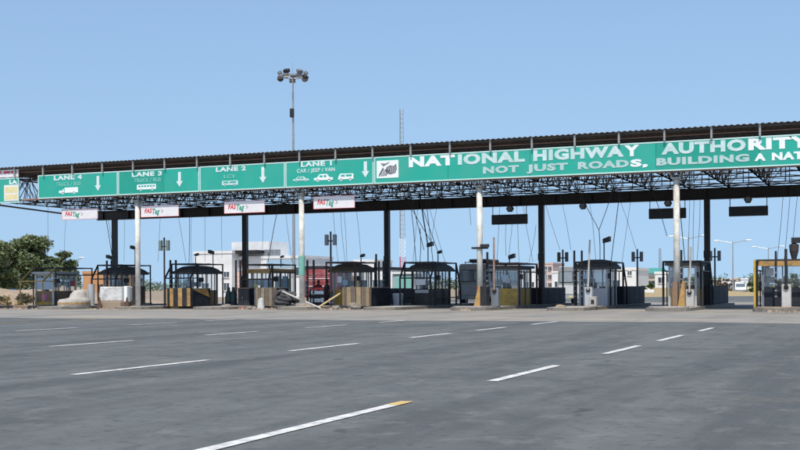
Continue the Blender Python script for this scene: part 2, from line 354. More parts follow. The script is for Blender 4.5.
for i in range(len(xs) - 1):
    for k in range(0, 4):
        y0 = YF + 3.1 * k; y1 = y0 + 3.1
        mb.tube((xs[i], y0, Z_BOT + .11), (xs[i + 1], y1, Z_BOT + .11), .022, 4)
        if k % 2: mb.tube((xs[i + 1], y0, Z_BOT + .14), (xs[i], y1, Z_BOT + .14), .022, 4)
mb.build('plan_bracing', M_truss, can)
MB().tube((CX0 - .2, YF - .22, Z_BOT + .02), (CX1, YF - .22, Z_BOT + .02), .06, 8).build('front_pipe', M_red_ox, can)
MB().tube((CX0 - .2, YF - .22, Z_TOP - .02), (CX1, YF - .22, Z_TOP - .02), .04, 8).build('front_pipe', M_red_ox, can)
mb = MB(); mb.tube((CX0 - .1, YF, Z_BOT), (CX0 - .1, YB + .6, Z_BOT - .4), .06, 6); mb.tube((CX0 - .1, YF, Z_TOP), (CX0 - .1, YB + .6, Z_TOP - .1), .05, 6); mb.build('end_rail', M_truss, can)
px = P(21, 175, YF).x; posts = []
while px < CX1:
    bx('roof_post', M_galv, can, px - .05, px + .05, YF - .66, YF - .57, 8.745, Z_ROOF - .005); posts.append(px); px += BAY
for x in posts:                                  # sign carrier struts
    mb = MB(); mb.tube((x, YF - .36, Z_BOT + .1), (x + .34, YF + .1, Z_BOT - .02), .03, 5); mb.tube((x, YF - .36, Z_BOT + .1), (x - .34, YF + .1, Z_BOT - .02), .03, 5); mb.build('sign_strut', M_galv, can)

# ------------------------------------------------------------------ overhead signs
YS = 60.0                                        # face plane of the sign boards
def text(word, m, parent, x0, x1, z0, z1, y, bold=.045, name='lettering', d=.012, shear=0):
    cu = bpy.data.curves.new('t', 'FONT'); cu.body = word; cu.size = 1; cu.offset = bold; cu.resolution_u = 3; cu.shear = shear; cu.space_character = 1.06 + bold * 1.2
    o = bpy.data.objects.new('t', cu); COL.objects.link(o)
    dg = bpy.context.evaluated_depsgraph_get(); me = bpy.data.meshes.new_from_object(o.evaluated_get(dg))
    bpy.data.objects.remove(o)
    ax = [v.co.x for v in me.vertices]; ay = [v.co.y for v in me.vertices]
    a, b, c, e = min(ax), max(ax), min(ay), max(ay)
    c, e = -bold, CAPH + bold                     # every word on the same cap height
    for v in me.vertices: v.co = ((v.co.x - a) / (b - a) * (x1 - x0) + x0, y, (v.co.y - c) / (e - c) * (z1 - z0) + z0)
    bm = bmesh.new(); bm.from_mesh(me)
    g = bmesh.ops.extrude_face_region(bm, geom=bm.faces[:]); bmesh.ops.translate(bm, vec=(0, -d, 0), verts=[q for q in g['geom'] if isinstance(q, bmesh.types.BMVert)])
    bmesh.ops.recalc_face_normals(bm, faces=bm.faces); bm.to_mesh(me); bm.free()
    me.materials.clear(); me.materials.append(m); me.name = name; me.shade_flat()
    q = bpy.data.objects.new(name, me); COL.objects.link(q); q.parent = parent
    return q
def _cap():
    cu = bpy.data.curves.new('t', 'FONT'); cu.body = 'H'; cu.size = 1; o = bpy.data.objects.new('t', cu); COL.objects.link(o)
    me = bpy.data.meshes.new_from_object(o.evaluated_get(bpy.context.evaluated_depsgraph_get())); bpy.data.objects.remove(o); return max(v.co.y for v in me.vertices)
CAPH = _cap()
def SX(u): return P(u, 180, YS).x
def SZ(u, y): return P(u, y, YS).z
SB, ST = 7.20, 8.74
def board(o, x0, x1, z0, z1, m, border=M_border, y=YS, bw=.07):
    p = bx('panel', m, o, x0, x1, y, y + .06, z0, z1)
    if border:
        mb = MB(); mb.box(x0, x1, y - .012, y - .002, z1 - bw, z1); mb.box(x0, x1, y - .012, y - .002, z0, z0 + bw)
        mb.box(x0, x0 + bw, y - .012, y - .002, z0 + bw, z1 - bw); mb.box(x1 - bw, x1, y - .012, y - .002, z0 + bw, z1 - bw); mb.build('border', border, o)
    mb = MB(); mb.box(x0 + .3, x0 + .36, y + .06, YF - .28, z0 + .1, z1 - .1); mb.box(x1 - .36, x1 - .3, y + .06, YF - .28, z0 + .1, z1 - .1); mb.build('back_bracket', M_galv, o)
    return p
def arrow(o, u, y0, y1):
    x = SX(u); z1, z0 = SZ(u, y0), SZ(u, y1); wd = .10; hw = .24; hh = .36
    mb = MB(); mb.prism([(x - wd, z1), (x - wd, z0 + hh), (x - hw, z0 + hh), (x, z0), (x + hw, z0 + hh), (x + wd, z0 + hh), (x + wd, z1)], 'y', YS - .016, YS - .003); mb.build('arrow', M_worn, o)
def disc(mb, x, z, r, y0, y1, n=12): mb.prism([(x + r * math.cos(2 * math.pi * i / n), z + r * math.sin(2 * math.pi * i / n)) for i in range(n)], 'y', y0, y1)
def pictogram(o, kind, u0, u1, y0, y1, m, mw=M_green):
    x0, x1 = SX(u0), SX(u1); z1, z0 = SZ(u0, y0), SZ(u0, y1); a, b = YS - .014, YS - .003; W, Hh = x1 - x0, z1 - z0
    mb = MB(); f = lambda p: [(x0 + q[0] * W, z0 + q[1] * Hh) for q in p]
    if kind == 'truck': mb.prism(f([(.30, .2), (1, .2), (1, 1), (.30, 1)]), 'y', a, b); mb.prism(f([(0, .2), (.26, .2), (.26, .8), (.1, .8), (0, .5)]), 'y', a, b)
    elif kind in ('bus', 'lcv'): mb.prism(f([(0, .2), (1, .2), (1, .92), (.95, 1), (.05, 1), (0, .92)]), 'y', a, b)
    elif kind == 'van': mb.prism(f([(0, .2), (1, .2), (1, .95), (.15, 1), (.04, .6)]), 'y', a, b)
    else: mb.prism(f([(0, .2), (1, .2), (1, .5), (.82, .55), (.68, 1), (.3, 1), (.16, .55), (0, .5)]), 'y', a, b)
    for wx in (.2, .8): disc(mb, x0 + wx * W, z0 + .17 * Hh, .17 * Hh, a, b)
    p = mb.build('pictogram', m, o)
    mb = MB(); rows_ = {'bus': [(.08 + .15 * i, .08 + .15 * i + .11) for i in range(6)], 'lcv': [(.1, .4), (.5, .9)], 'van': [(.2, .45), (.52, .9)], 'truck': [(.06, .2)], 'car': [(.3, .46), (.52, .66)]}[kind]
    for c, d in rows_: mb.prism(f([(c, .58), (d, .58), (d, .84), (c, .84)]), 'y', a - .006, a - .001)
    mb.build('window_mark', mw, p)
def lane_sign(label, u0, u1, big, small, ub, us, pics, arr, mg=M_green, small_m=M_faint, big_m=M_worn):
    x0, x1 = SX(u0) + .015, SX(u1) - .015
    o = thing('overhead_lane_sign', label, 'sign', group='green lane signs along the canopy')
    board(o, x0, x1, SB, ST, mg)
    text(big, big_m, o, SX(ub[0]), SX(ub[1]), SZ(ub[0], ub[3]), SZ(ub[0], ub[2]), YS - .004)
    text(small, small_m, o, SX(us[0]), SX(us[1]), SZ(us[0], us[3]), SZ(us[0], us[2]), YS - .004, .03)
    for k, a, b, c, d, m in pics: pictogram(o, k, a, b, c, d, m, mg)
    arrow(o, *arr); return o
lane_sign('green overhead sign reading LANE 4 with white truck and down arrow', 37.8, 118, 'LANE 4', 'TRUCK / BUS', (54, 82, 176, 180.5), (56, 81, 182.5, 186.5), [('truck', 59, 78, 188, 194.5, M_letter)], (98, 176, 191))
o3 = lane_sign('green overhead sign reading LANE 3 with white bus and down arrow', 118, 199.5, 'LANE 3', 'TRUCK / BUS', (132, 162, 172.5, 177), (134, 161, 178.7, 182.5), [('bus', 137, 156, 184.7, 191, M_letter)], (179.6, 172, 187))
bx('repair_patch', M_green2, o3, SX(119.4), SX(164.5), YS - .0025, YS - .0005, SB + .08, ST - .08)
lane_sign('green overhead sign reading LANE 2 with small white van and down arrow', 199.5, 285.3, 'LANE 2', 'LCV', (216, 246, 167.5, 172), (224, 236, 174.8, 178.4), [('lcv', 222, 238, 181, 186.5, M_faded)], (263, 167, 183))
lane_sign('green overhead sign reading LANE 1 with three white vehicle symbols', 285.3, 374, 'LANE 1', 'CAR / JEEP / VAN', (301, 332, 162.3, 167), (297, 335, 169.2, 173), [('car', 293, 309, 177, 182, M_faded), ('car', 314, 333, 174.5, 182, M_letter), ('van', 338, 353.5, 173.8, 181, M_letter)], (365.5, 161.5, 177.5), small_m=M_faded)
# long authority sign
na = thing('authority_sign', 'long green overhead sign reading NATIONAL HIGHWAY AUTHORITY in white capitals', 'sign')
for i, (a, b, m) in enumerate(((374, 448, M_green), (448, 530, M_green), (530, 656, M_green), (656, 760, M_green2), (760, 842, M_green))):
    bx('panel', m, na, SX(a) + .012, SX(b) - .004, YS, YS + .06, SB, ST)
mb = MB(); xa, xb = SX(374) + .012, SX(842) - .004
for z in (SB, ST - .07): mb.box(xa, xb, YS - .012, YS - .002, z, z + .07)
mb.box(xa, xa + .07, YS - .012, YS - .002, SB + .07, ST - .07); mb.box(xb - .07, xb, YS - .012, YS - .002, SB + .07, ST - .07); mb.build('border', M_border, na)
mb = MB()
for u in range(380, 840, 30): mb.box(SX(u), SX(u) + .06, YS + .06, YF - .28, SB + .1, ST - .1)
mb.build('back_bracket', M_galv, na)
T1 = SZ(409, 157.6) + .03, SZ(409, 167.9) + .03      # top / bottom height of first row
T2 = SZ(483, 166.8), SZ(483, 173.8)
def words(row, lst):
    for wd, a, b, m in lst: text(wd, m, na, SX(a), SX(b), row[1], row[0], YS - .004, .055)
words(T1, [('NAT', 409, 455, M_letter), ('IONAL', 458, 525, M_faded), ('HIGHWA', 533.5, 624, M_faded), ('Y', 624.5, 639.5, M_letter), ('AUTHO', 661.5, 746, M_faded), ('RITY', 748.5, 812, M_letter)])
words(T2, [('NOT', 483, 519, M_faded2), ('JUST', 526.5, 568, M_faded2), ('ROAD', 578, 629, M_faded2), ('S,', 630.5, 648, M_letter), ('BUILDING', 656.5, 749.5, M_faded2), ('A', 754.5, 766, M_letter), ('NATION', 772, 833, M_letter)])
# emblem: grey line drawing of a winding road on a white square
x0, x1 = SX(376.8), SX(398.6); z0, z1 = SZ(376.8, 178.4), SZ(376.8, 161); W, Hh = x1 - x0, z1 - z0
em = bx('emblem', M_letter, na, x0, x1, YS - .016, YS - .003, z0, z1)
f = lambda p: [(x0 + a * W, z0 + b * Hh) for a, b in p]
mb = MB()
mb.prism(f([(.42 + .04, .30), (.62, .18), (.86, .26), (.93, .50), (.90, .80), (.78, .66), (.62, .72), (.46, .62), (.40, .44)]), 'y', YS - .02, YS - .0165)
mb.prism(f([(.18, .86), (.30, .66), (.52, .80), (.62, .92), (.40, .82)]), 'y', YS - .02, YS - .0165)
for i in range(4): a = .07 + .10 * i; mb.prism(f([(a, .10 + .01 * i), (a + .06, .10), (.36 + .09 * i, .50 - .03 * i), (.31 + .09 * i, .53 - .03 * i)]), 'y', YS - .02, YS - .0165)
mb.prism(f([(.10, .20), (.14, .17), (.34, .58), (.28, .60)]), 'y', YS - .02, YS - .0165)
mb.build('emblem_drawing', M_grey_print, em)
mb = MB()
for i in range(4): mb.prism(f([(.50 + .1 * i, .30), (.53 + .1 * i, .29), (.58 + .09 * i, .62), (.55 + .09 * i, .62)]), 'y', YS - .0225, YS - .0205)
mb.build('emblem_highlight', M_lightgrey, em)
# boards at the far left end
lf = thing('end_lane_sign', 'green lane sign at far left end partly covered by a pale yellow poster', 'sign')
board(lf, SX(-42), SX(19), SZ(19, 202.5), SZ(19, 177.5), M_green)
text('LA', M_letter, lf, SX(9.5), SX(17.2), SZ(9, 184.3), SZ(9, 180), YS - .004)
po = bx('poster', M_banner, lf, SX(4.2), SX(18.2), YS - .022, YS - .013, SZ(10, 201), SZ(10, 185))
bx('yellow_band', M_pale_yellow, po, SX(5), SX(17.5), YS - .026, YS - .0225, SZ(10, 193), SZ(10, 187)); bx('yellow_band', M_pale_yellow, po, SX(5), SX(17.5), YS - .026, YS - .0225, SZ(10, 199.5), SZ(10, 194.5))
wb = thing('white_notice_board', 'white notice board with red print above the leftmost green sign', 'sign')
board(wb, SX(-42), SX(18.6), SZ(18, 176.8), SZ(18, 167), M_banner, None, YS - .03)
mb = MB(); 
for a, b in ((-30, -8), (-3, 1.5), (4, 10.5), (11.2, 16.6)): mb.box(SX(a), SX(b), YS - .036, YS - .031, SZ(5, 173.5), SZ(5, 170.8 if a < 4 else 171.4))
mb.build('red_print', M_red, wb)
# FASTag banners
for lab, a, b, t, bt in (('leftmost white lettered banner, hanging under the LANE 4 sign', 62, 98, 208.8, 219.3), ('white lettered banner hanging under the LANE 3 sign beside a white column', 141, 179, 205.2, 216.8),
                         ('white lettered banner hanging under the LANE 2 sign', 224.3, 265, 200.8, 213), ('rightmost white lettered banner, hanging under the LANE 1 sign', 313.5, 355, 195.8, 208.5)):
    YK = YF - .05; x0, x1 = P(a, t, YK).x, P(b, t, YK).x; u = (a + b) / 2; z1, z0 = P(u, (t + P(0, 0, 1).z * 0), YK).z, P(u, bt, YK).z
    o = thing('hanging_banner', lab, 'banner', group='white banners hung under the lane signs')
    bx('panel', M_banner, o, x0, x1, YK - .03, YK, z0, z1)
    W, Hh = x1 - x0, z1 - z0
    text('FAS', M_red, o, x0 + .10 * W, x0 + .30 * W, z0 + .36 * Hh, z0 + .76 * Hh, YK - .031, .03, shear=.25)
    text('Tag', M_bannergreen, o, x0 + .31 * W, x0 + .50 * W, z0 + .26 * Hh, z0 + .74 * Hh, YK - .031, .03, shear=.25)
    mb = MB(); mb.box(x0, x1, YK - .036, YK - .031, z0, z0 + .02); mb.box(x0, x1, YK - .036, YK - .031, z1 - .02, z1); mb.box(x0, x0 + .02, YK - .036, YK - .031, z0 + .02, z1 - .02); mb.box(x1 - .02, x1, YK - .036, YK - .031, z0 + .02, z1 - .02); mb.build('red_edge', M_red, o)
    mb = MB(); mb.prism([(x0 + .53 * W, z0 + .35 * Hh), (x0 + .56 * W, z0 + .35 * Hh), (x0 + .60 * W, z0 + .5 * Hh), (x0 + .56 * W, z0 + .65 * Hh), (x0 + .53 * W, z0 + .65 * Hh), (x0 + .565 * W, z0 + .5 * Hh)], 'y', YK - .036, YK - .031); mb.build('chevron', M_lightgrey, o)
    mb = MB(); mb.tube((x0 + .3, YK + .03, z1 - .02), (x0 + .3, YK + .03, Z_BOT + .1), .02); mb.tube((x1 - .3, YK + .03, z1 - .02), (x1 - .3, YK + .03, Z_BOT + .1), .02); mb.build('hanger', M_dark, o)
# dark display boards and lane lamps on the rear girder
YD = 71.6
for lab, a, b, t, bt in (('black display board hanging right of the LANE 1 side, leftmost of three', 492, 527.3, 214.5, 224.3), ('black display board hanging beside the rightmost white column', 649, 686, 208.3, 218.6), ('rightmost black display board hanging under the canopy', 729, 768, 206.2, 216)):
    u = (a + b) / 2; x0, x1 = P(a, t, YD).x, P(b, t, YD).x; z0, z1 = P(u, bt, YD).z, P(u, t, YD).z
    o = thing('display_board', lab, 'display', group='black display boards under the canopy')
    bx('case', M_black, o, x0, x1, YD - .12, YD + .12, z0, z1, ch=.02); bx('screen', M_black, o, x0 + .08, x1 - .08, YD - .128, YD - .121, z0 + .07, z1 - .07)
    for x in (x0 + .06, x1 - .06): MB().tube((x, YD, z1 - .03), (x, YD, Z_BOT + .15), .025).build('hanger', M_dark, o)
for lab, u, y in (('dark hexagonal lane lamp above the leftmost black display board', 510, 208.7), ('dark hexagonal lane lamp hanging alone above the grey van lane', 583, 206), ('dark hexagonal lane lamp above the middle black display board', 668, 203.2), ('dark hexagonal lane lamp above the rightmost black display board', 748, 199.5)):
    p = P(u, y, YD - .5); o = thing('lane_lamp', lab, 'lane lamp', p, group='round lane lamps under the canopy')
    mb = MB(); mb.prism([(.24 * math.cos(i * math.pi / 3), .24 * math.sin(i * math.pi / 3)) for i in range(6)], 'y', -.10, .10); mb.build('housing', M_black, o)
    mb = MB(); disc(mb, 0, 0, .16, -.13, -.101, 16); mb.build('lens', M_grey, o)
    MB().tube((0, 0, .2), (0, 0, 7.3 - p.z), .03).build('hanger', M_dark, o)

# ------------------------------------------------------------------ toll islands
ORD = ['', 'first', 'second', 'third', 'fourth', 'fifth', 'sixth', 'seventh', 'eighth', 'ninth', 'tenth', 'eleventh', 'twelfth', 'thirteenth', 'fourteenth', 'fifteenth']
IX = {1: -55.2, 2: -49.4, 3: -43.6, 4: -37.85, 5: -32.05, 6: -26.5, 7: -21.0, 8: -15.7, 9: -10.35, 10: -5.0}
IT = .17
def outline(x, w, y0, y1, n=6):
    pts = []
    for i in range(n + 1): a = math.pi + math.pi * i / n; pts.append((x + w * math.cos(a), y0 + w + w * math.sin(a)))
    return pts + [(x + w, y1), (x - w, y1)]
ISL0 = {1: 58.4, 2: 58.2, 3: 58.6, 4: 58.6, 5: 58.6, 6: 58.6, 7: 58.0, 8: 58.4, 9: 57.8, 10: 57.0}
for i, x in IX.items():
    o = thing('toll_island', 'raised concrete toll island, %s from the left, with worn kerb' % ORD[i], 'traffic island', group='toll islands')
    o['kind'] = 'structure'; del o['category']; del o['group']
    mb = MB(); mb.prism(outline(x, 1.15, ISL0[i], 76.5), 'z', 0.006, IT - .004); mb.build('kerb', M_kerbc, o)
    mb = MB(); mb.prism(outline(x, 1.02, ISL0[i] + .13, 76.37), 'z', IT - .03, IT); mb.build('island_top', M_conc if i != 10 else M_sandheap, o)
    if i in (7, 9, 10):
        mb = MB(); mb.prism(outline(x, .98, ISL0[i] + .05, ISL0[i] + 1.6), 'z', IT + .001, IT + .06); mb.build('nose_cap', M_sandheap if i == 10 else M_conc, o)

# ------------------------------------------------------------------ toll booths and guard frames
def toll_booth(i, yc, label, base, mull, roofm, kind='hip', w=1.55, l=2.4, h=2.2, bh=1.0, fascia=None, extra=None):
    o = thing('toll_booth', label, 'toll booth', (IX[i], yc, IT), group='toll booths on the islands')
    a, b = w / 2, l / 2
    bx('base_panel', base, o, -a, a, -b, -b + .05, 0, bh); bx('base_panel', base, o, -a, a, b - .05, b, 0, bh)
    bx('base_panel', base, o, a - .05, a, -b + .05, b - .05, 0, bh); bx('base_panel', base, o, -a, -a + .05, -b + .05, b - .05, 0, bh)
    for sx in (-1, 1):
        for sy in (-1, 1): bx('corner_post', mull, o, sx * a - .055, sx * a + .055, sy * b - .055, sy * b + .055, 0, h)
    def pane(x0, x1, y0, y1, z0, z1, ax):
        p = bx('window', M_glass, o, x0, x1, y0, y1, z0, z1); return p
    z0, z1 = bh + .04, h - .08
    for sy in (-1, 1):
        y = sy * (b - .03); pane(-a + .06, -.03, y - .006, y + .006, z0, z1, 'y'); pane(.03, a - .06, y - .006, y + .006, z0, z1, 'y'); bx('mullion', mull, o, -.03, .03, y - .03, y + .03, bh, h)
    for sx in (-1, 1):
        x = sx * (a - .03); n = 4
        for k in range(n):
            ya = -b + .06 + (l - .12) * k / n; yb = -b + .06 + (l - .12) * (k + 1) / n
            pane(x - .006, x + .006, ya + .02, yb - .02, z0, z1, 'x')
            if k: bx('mullion', mull, o, x - .03, x + .03, ya - .022, ya + .022, bh, h)
    mb = MB()
    for (x0, x1, y0, y1) in ((-a, a, -b - .01, -b + .05), (-a, a, b - .05, b + .01), (a - .05, a + .01, -b, b), (-a - .01, -a + .05, -b, b)): mb.box(x0, x1, y0, y1, h - .09, h)
    mb.build('head_rail', fascia or mull, o)
    if kind == 'hip':
        ov = .28; rings = []
        for t, z in ((0, h - .10), (0, h), (.22, h + .22), (.55, h + .40), (.9, h + .46)):
            A, B = (a + ov) * (1 - t * .75), (b + ov) * (1 - t * .75); rings.append([(-A, -B, z), (A, -B, z), (A, B, z), (-A, B, z)])
        MB().loft(rings).build('roof', roofm, o)
    else:
        MB().box(-a - .22, a + .22, -b - .25, b + .25, h, h + .16, ch=.03).build('roof', roofm, o)
        if fascia: bx('fascia', fascia, o, -a - .24, a + .24, -b - .275, -b - .255, h - .12, h + .17); bx('fascia', fascia, o, a + .225, a + .245, -b - .25, b + .25, h - .12, h + .17)
    bx('counter', M_wood, o, -a + .06, a - .06, -b + .07, -b + .55, .82, .88)
    mo = bx('monitor', M_black, o, -.3, .15, -b + .25, -b + .31, .98, 1.32); bx('monitor_stand', M_black, mo, -.13, -.02, -b + .25, -b + .35, .881, .98)
    ch = bx('stool', M_black, o, -.22, .22, .0, .42, .52, .62, ch=.03); MB().tube((0, .21, .0), (0, .21, .52), .04).build('stool_leg', M_black, ch)
    bx('shelf', M_lightgrey, o, -a + .07, -a + .35, -.2, b - .1, 1.25, 1.55)
    rq = random.Random(i * 13)
    for k in range(rq.randint(2, 4)):
        zz = rq.uniform(bh + .1, h - .6); ww = rq.uniform(.18, .4); pm = rq.choice((M_letter, M_skyblue, M_lightgrey, M_pale_yellow, M_red))
        if rq.random() < .5: xx = rq.uniform(-a + .1, a - ww - .1); bx('notice', pm, o, xx, xx + ww, -b - .002 - .004 * k, -b + .001 - .004 * k, zz, zz + rq.uniform(.25, .45))
        else: yy = rq.uniform(-b + .1, b - ww - .1); bx('notice', pm, o, a - .001 + .004 * k, a + .002 + .004 * k, yy, yy + ww, zz, zz + rq.uniform(.25, .45))
    ac = MB().box(-a - .34, -a - .012, .1, .8, 1.3, 1.75, ch=.02).build('air_conditioner', M_letter, o)
    sp = bx('fee_display', M_black, o, a + .01, a + .10, -b + .1, -b + .6, bh + .55, bh + .85)
    d = bx('door', base, o, a + .002, a + .025, .18, .95, .04, bh - .03); bx('handle', M_galv, d, a + .026, a + .06, .24, .34, .82, .86)
    return o
def guard_frame(i, yf, yr, ztop, label, m, front=0., back=0., w=2.0, r=.06, front_m=None, mid=True, low=False):
    o = thing('guard_frame', label, 'guard frame', (IX[i], 0, IT), group='steel guard frames around the booths')
    a = w / 2; zt = ztop - IT
    def bar(p, q, name, mm=m, rr=r): MB().tube(p, q, rr, 4).build(name, mm, o)
    for sx in (-a, a):
        for y in (yf, yr): bar((sx, y, 0), (sx, y, zt - .045), 'post')
        bar((sx, yf - .05, zt), (sx, yr + .05, zt), 'top_rail')
        if mid: bar((sx + .0, yf, zt - .5), (sx, yr, zt - .5), 'mid_rail', rr=r * .8)
        if front:
            bar((sx, yf, zt), (sx, yf - front, zt - .95), 'brace', front_m or m); bar((sx, yf - front, zt - .95), (sx, yf - front, 0), 'post', front_m or m); bar((sx, yf - front, zt - .95), (sx, yf, zt - .95), 'mid_rail', front_m or m, r * .8)
        if back:
            bar((sx, yr, zt), (sx, yr + back, zt - 1.5), 'brace'); bar((sx, yr + back, zt - 1.5), (sx, yr + back, 0), 'post'); bar((sx, yr, zt - .95), (sx, yr + back * .63, zt - .95), 'mid_rail', rr=r * .8)
        for t in (.33, .67): bar((sx, yf + (yr - yf) * t, 0), (sx, yf + (yr - yf) * t, zt - .5), 'upright', rr=r * .55)
        if low: bar((sx, yf, .45), (sx, yr, .45), 'low_rail', rr=r * .8)
    for y in (yf, yr): bar((-a, y, zt + .01), (a, y, zt + .01), 'cross_rail')
    if front: bar((-a, yf - front, zt - .95), (a, yf - front, zt - .95), 'cross_rail', front_m or m)
    bar((-a, (yf + yr) / 2, zt + .02), (a, (yf + yr) / 2, zt + .02), 'cross_rail')
    return o
M_yframe = mat('yellow_frame', (.42, .28, .08), .6, var=.15, dirt=(.10, .07, .05), dscale=2., damt=.7)
M_brown = mat('brown_panel', (.26, .16, .10), .65, var=.18, dirt=(.12, .09, .07), dscale=1.5, damt=.6)
M_pink = mat('pink_label', (.55, .12, .35), .5)
ZT = lambda u, y, Y: P(u, y, Y).z
b1 = toll_booth(1, 66.4, 'white framed toll booth with brown base and pale blue glass, first from the left', M_brown, M_white, M_lightgrey, 'flat')
bx('yellow_stripe', M_yellow, b1, -.79, .79, -1.213, -1.205, .02, .22); bx('pink_label', M_pink, b1, -.30, .15, -1.213, -1.205, .35, .75)
bx('sun_shade', M_skyblue, b1, -.70, .70, -1.19, -1.18, 1.1, 1.9)
guard_frame(1, 65.2, 69.2, ZT(60, 268, 66), 'steel guard frame with yellow sloping front bars round the first booth', M_dark, front=1.35, front_m=M_yframe)
b2 = toll_booth(2, 66.6, 'dark toll booth with grey hipped roof behind the leftmost white column', M_navy, M_lightgrey, M_canvas)
guard_frame(2, 65.0, 68.3, ZT(129, 265.5, 66.5), 'dark steel guard frame behind the leftmost white column', M_dark, front=.7)
b3 = toll_booth(3, 67.0, 'toll booth with grey hipped roof and ochre base behind the striped nose', M_ochre, M_lightgrey, M_canvas)
guard_frame(3, 65.4, 68.6, ZT(197, 264.5, 67), 'dark steel guard frame behind the yellow and black striped nose barrier', M_dark, front=.8)
b4 = toll_booth(4, 67.0, 'toll booth with yellow fascia and blue posters, fourth from the left', M_dirtwhite, M_lightgrey, M_canvas, 'flat', fascia=M_ochre)
bx('poster', M_skyblue, b4, .1, .62, -1.225, -1.205, 1.05, 1.75); bx('poster', M_letter, b4, .785, .80, -.9, -.35, 1.0, 1.9); bx('poster', M_skyblue, b4, .785, .80, .1, .8, 1.1, 1.9)
guard_frame(4, 65.4, 68.5, ZT(274, 265, 67), 'rusty brown guard frame round the booth with yellow fascia', mat('rust_frame', (.07, .045, .03), .7, var=.3), front=.5)
b5 = toll_booth(5, 67.4, 'toll booth with small brown hipped roof, fifth from the left', M_yellow, M_lightgrey, M_canvas_br)
guard_frame(5, 65.6, 68.7, ZT(352, 262.8, 67), 'brown steel guard frame with square corners round the fifth booth', mat('maroon_frame', (.075, .03, .024), .6, var=.3), front=0)
b6 = toll_booth(6, 67.2, 'black toll booth with dark roof, hung with cables, sixth from the left', M_black, M_dark, M_canvas)
bx('notice', M_letter, b6, -.55, .1, -1.225, -1.205, 1.25, 1.6); bx('notice', M_lightgrey, b6, -.6, .3, -1.225, -1.205, .75, .95)
guard_frame(6, 65.3, 69.0, ZT(433, 263, 67), 'dark guard frame sloping at both ends round the black booth', M_dark, front=.75, back=.8, low=True)
b7 = toll_booth(7, 66.6, 'toll booth with yellow base panels beside the third white column', M_yellow, M_grey, M_canvas, 'flat')
guard_frame(7, 64.8, 68.4, ZT(512, 264, 66.6), 'maroon guard frame sloping down at the back behind the third white column', mat('maroon_frame', (.075, .03, .024)), back=1.1)
b8 = toll_booth(8, 66.4, 'pale grey toll booth with rounded roof in front of the navy wall', M_lightgrey, M_lightgrey, M_canvas)
guard_frame(8, 65.2, 68.6, ZT(605, 262.5, 66.5), 'dark guard frame sloping down at the back round the pale grey booth', M_dark, back=1.0)
b9 = toll_booth(9, 64.6, 'narrow toll booth with yellow base behind the rightmost white column', M_yellow, M_lightgrey, M_canvas, 'flat', w=1.4)
guard_frame(9, 63.2, 66.6, ZT(690, 262, 64.6), 'dark guard frame behind the rightmost white column', M_dark, back=1.0)
b10 = toll_booth(10, 62.6, 'dark toll booth with yellow fascia at the right edge', M_navy, M_grey, M_canvas, 'flat', fascia=M_ochre, w=1.9, l=3)
guard_frame(10, 60.2, 65.0, ZT(785, 260.5, 61), 'guard frame with yellow corner post at the right edge', M_dark, w=2.3)
bx('corner_post', M_yellow, bpy.data.objects['guard_frame.009'], -1.3, -1.2, 60.05, 60.15, 0, P(770, 259.5, 60.1).z - IT)

# ------------------------------------------------------------------ nose barriers
def striped_nose(i, yn, label, m1, m2, w=.95, h=1.15, back=2.2, cone=True, pts_=9):
    x = IX[i]; o = thing('nose_barrier', label, 'barrier', (x, yn, IT), group='crash barriers at the island noses')
    n = pts_; r = w
    for k in range(n):                                   # curved front built of painted upright strips
        a0 = math.pi + math.pi * k / n; a1 = math.pi + math.pi * (k + 1) / n
        g = .02
        p = [(r * math.cos(a0 + g), r * math.sin(a0 + g) * .55), (r * math.cos(a1 - g), r * math.sin(a1 - g) * .55), ((r - .12) * math.cos(a1 - g), (r - .12) * math.sin(a1 - g) * .55), ((r - .12) * math.cos(a0 + g), (r - .12) * math.sin(a0 + g) * .55)]
        hh = h - rnd.uniform(0, .03)
        mb = MB(); mb.prism(p, 'z', 0, hh); mb.build('strip', (m1 if k % 2 else m2), o)
    mb = MB(); mb.prism([(-r + .10, .01), (r - .10, .01), (r - .10, back), (-r + .10, back)], 'z', 0, h - .06); mb.build('block', M_navy, o)
    bx('top_slab', M_conc, o, -r + .05, r - .05, .02, back + .03, h - .057, h - .02)
    if cone:
        mb = MB(); q = r - .099; mb.prism([(.02, h - .08), (back * .85, h - .08), (back * .98, h * .45)], 'x', q, q + .015); mb.build('ochre_wedge', M_ochre, o)
    return o
Y3 = 60.0
def at_x(i, u, Y): return XU(u, Y) - IX[i]
o = striped_nose(3, 61.4, 'curved nose barrier with yellow and black upright stripes and navy side', M_ochre, M_black); o.location.x = XU(180, 61.4)
o = striped_nose(5, 62.6, 'dusty striped nose barrier with long navy block beside fallen boom', mat('pale_stripe', (.36, .27, .15), .7, var=.15, dirt=(.2, .16, .12), dscale=2, damt=.6), mat('brown_stripe', (.16, .12, .09), .7, var=.2), back=3.0, cone=False); o.location.x = XU(357, 62.6)
o = striped_nose(4, 62.2, 'battered striped nose barrier beside a heap of old tyres', mat('brown_stripe', (.16, .12, .09)), mat('grimy_stripe', (.27, .22, .15), .8, var=.2, dirt=(.12, .1, .08), dscale=2, damt=.7), w=.75, back=1.6, cone=False); o.location.x = XU(266, 62.2)
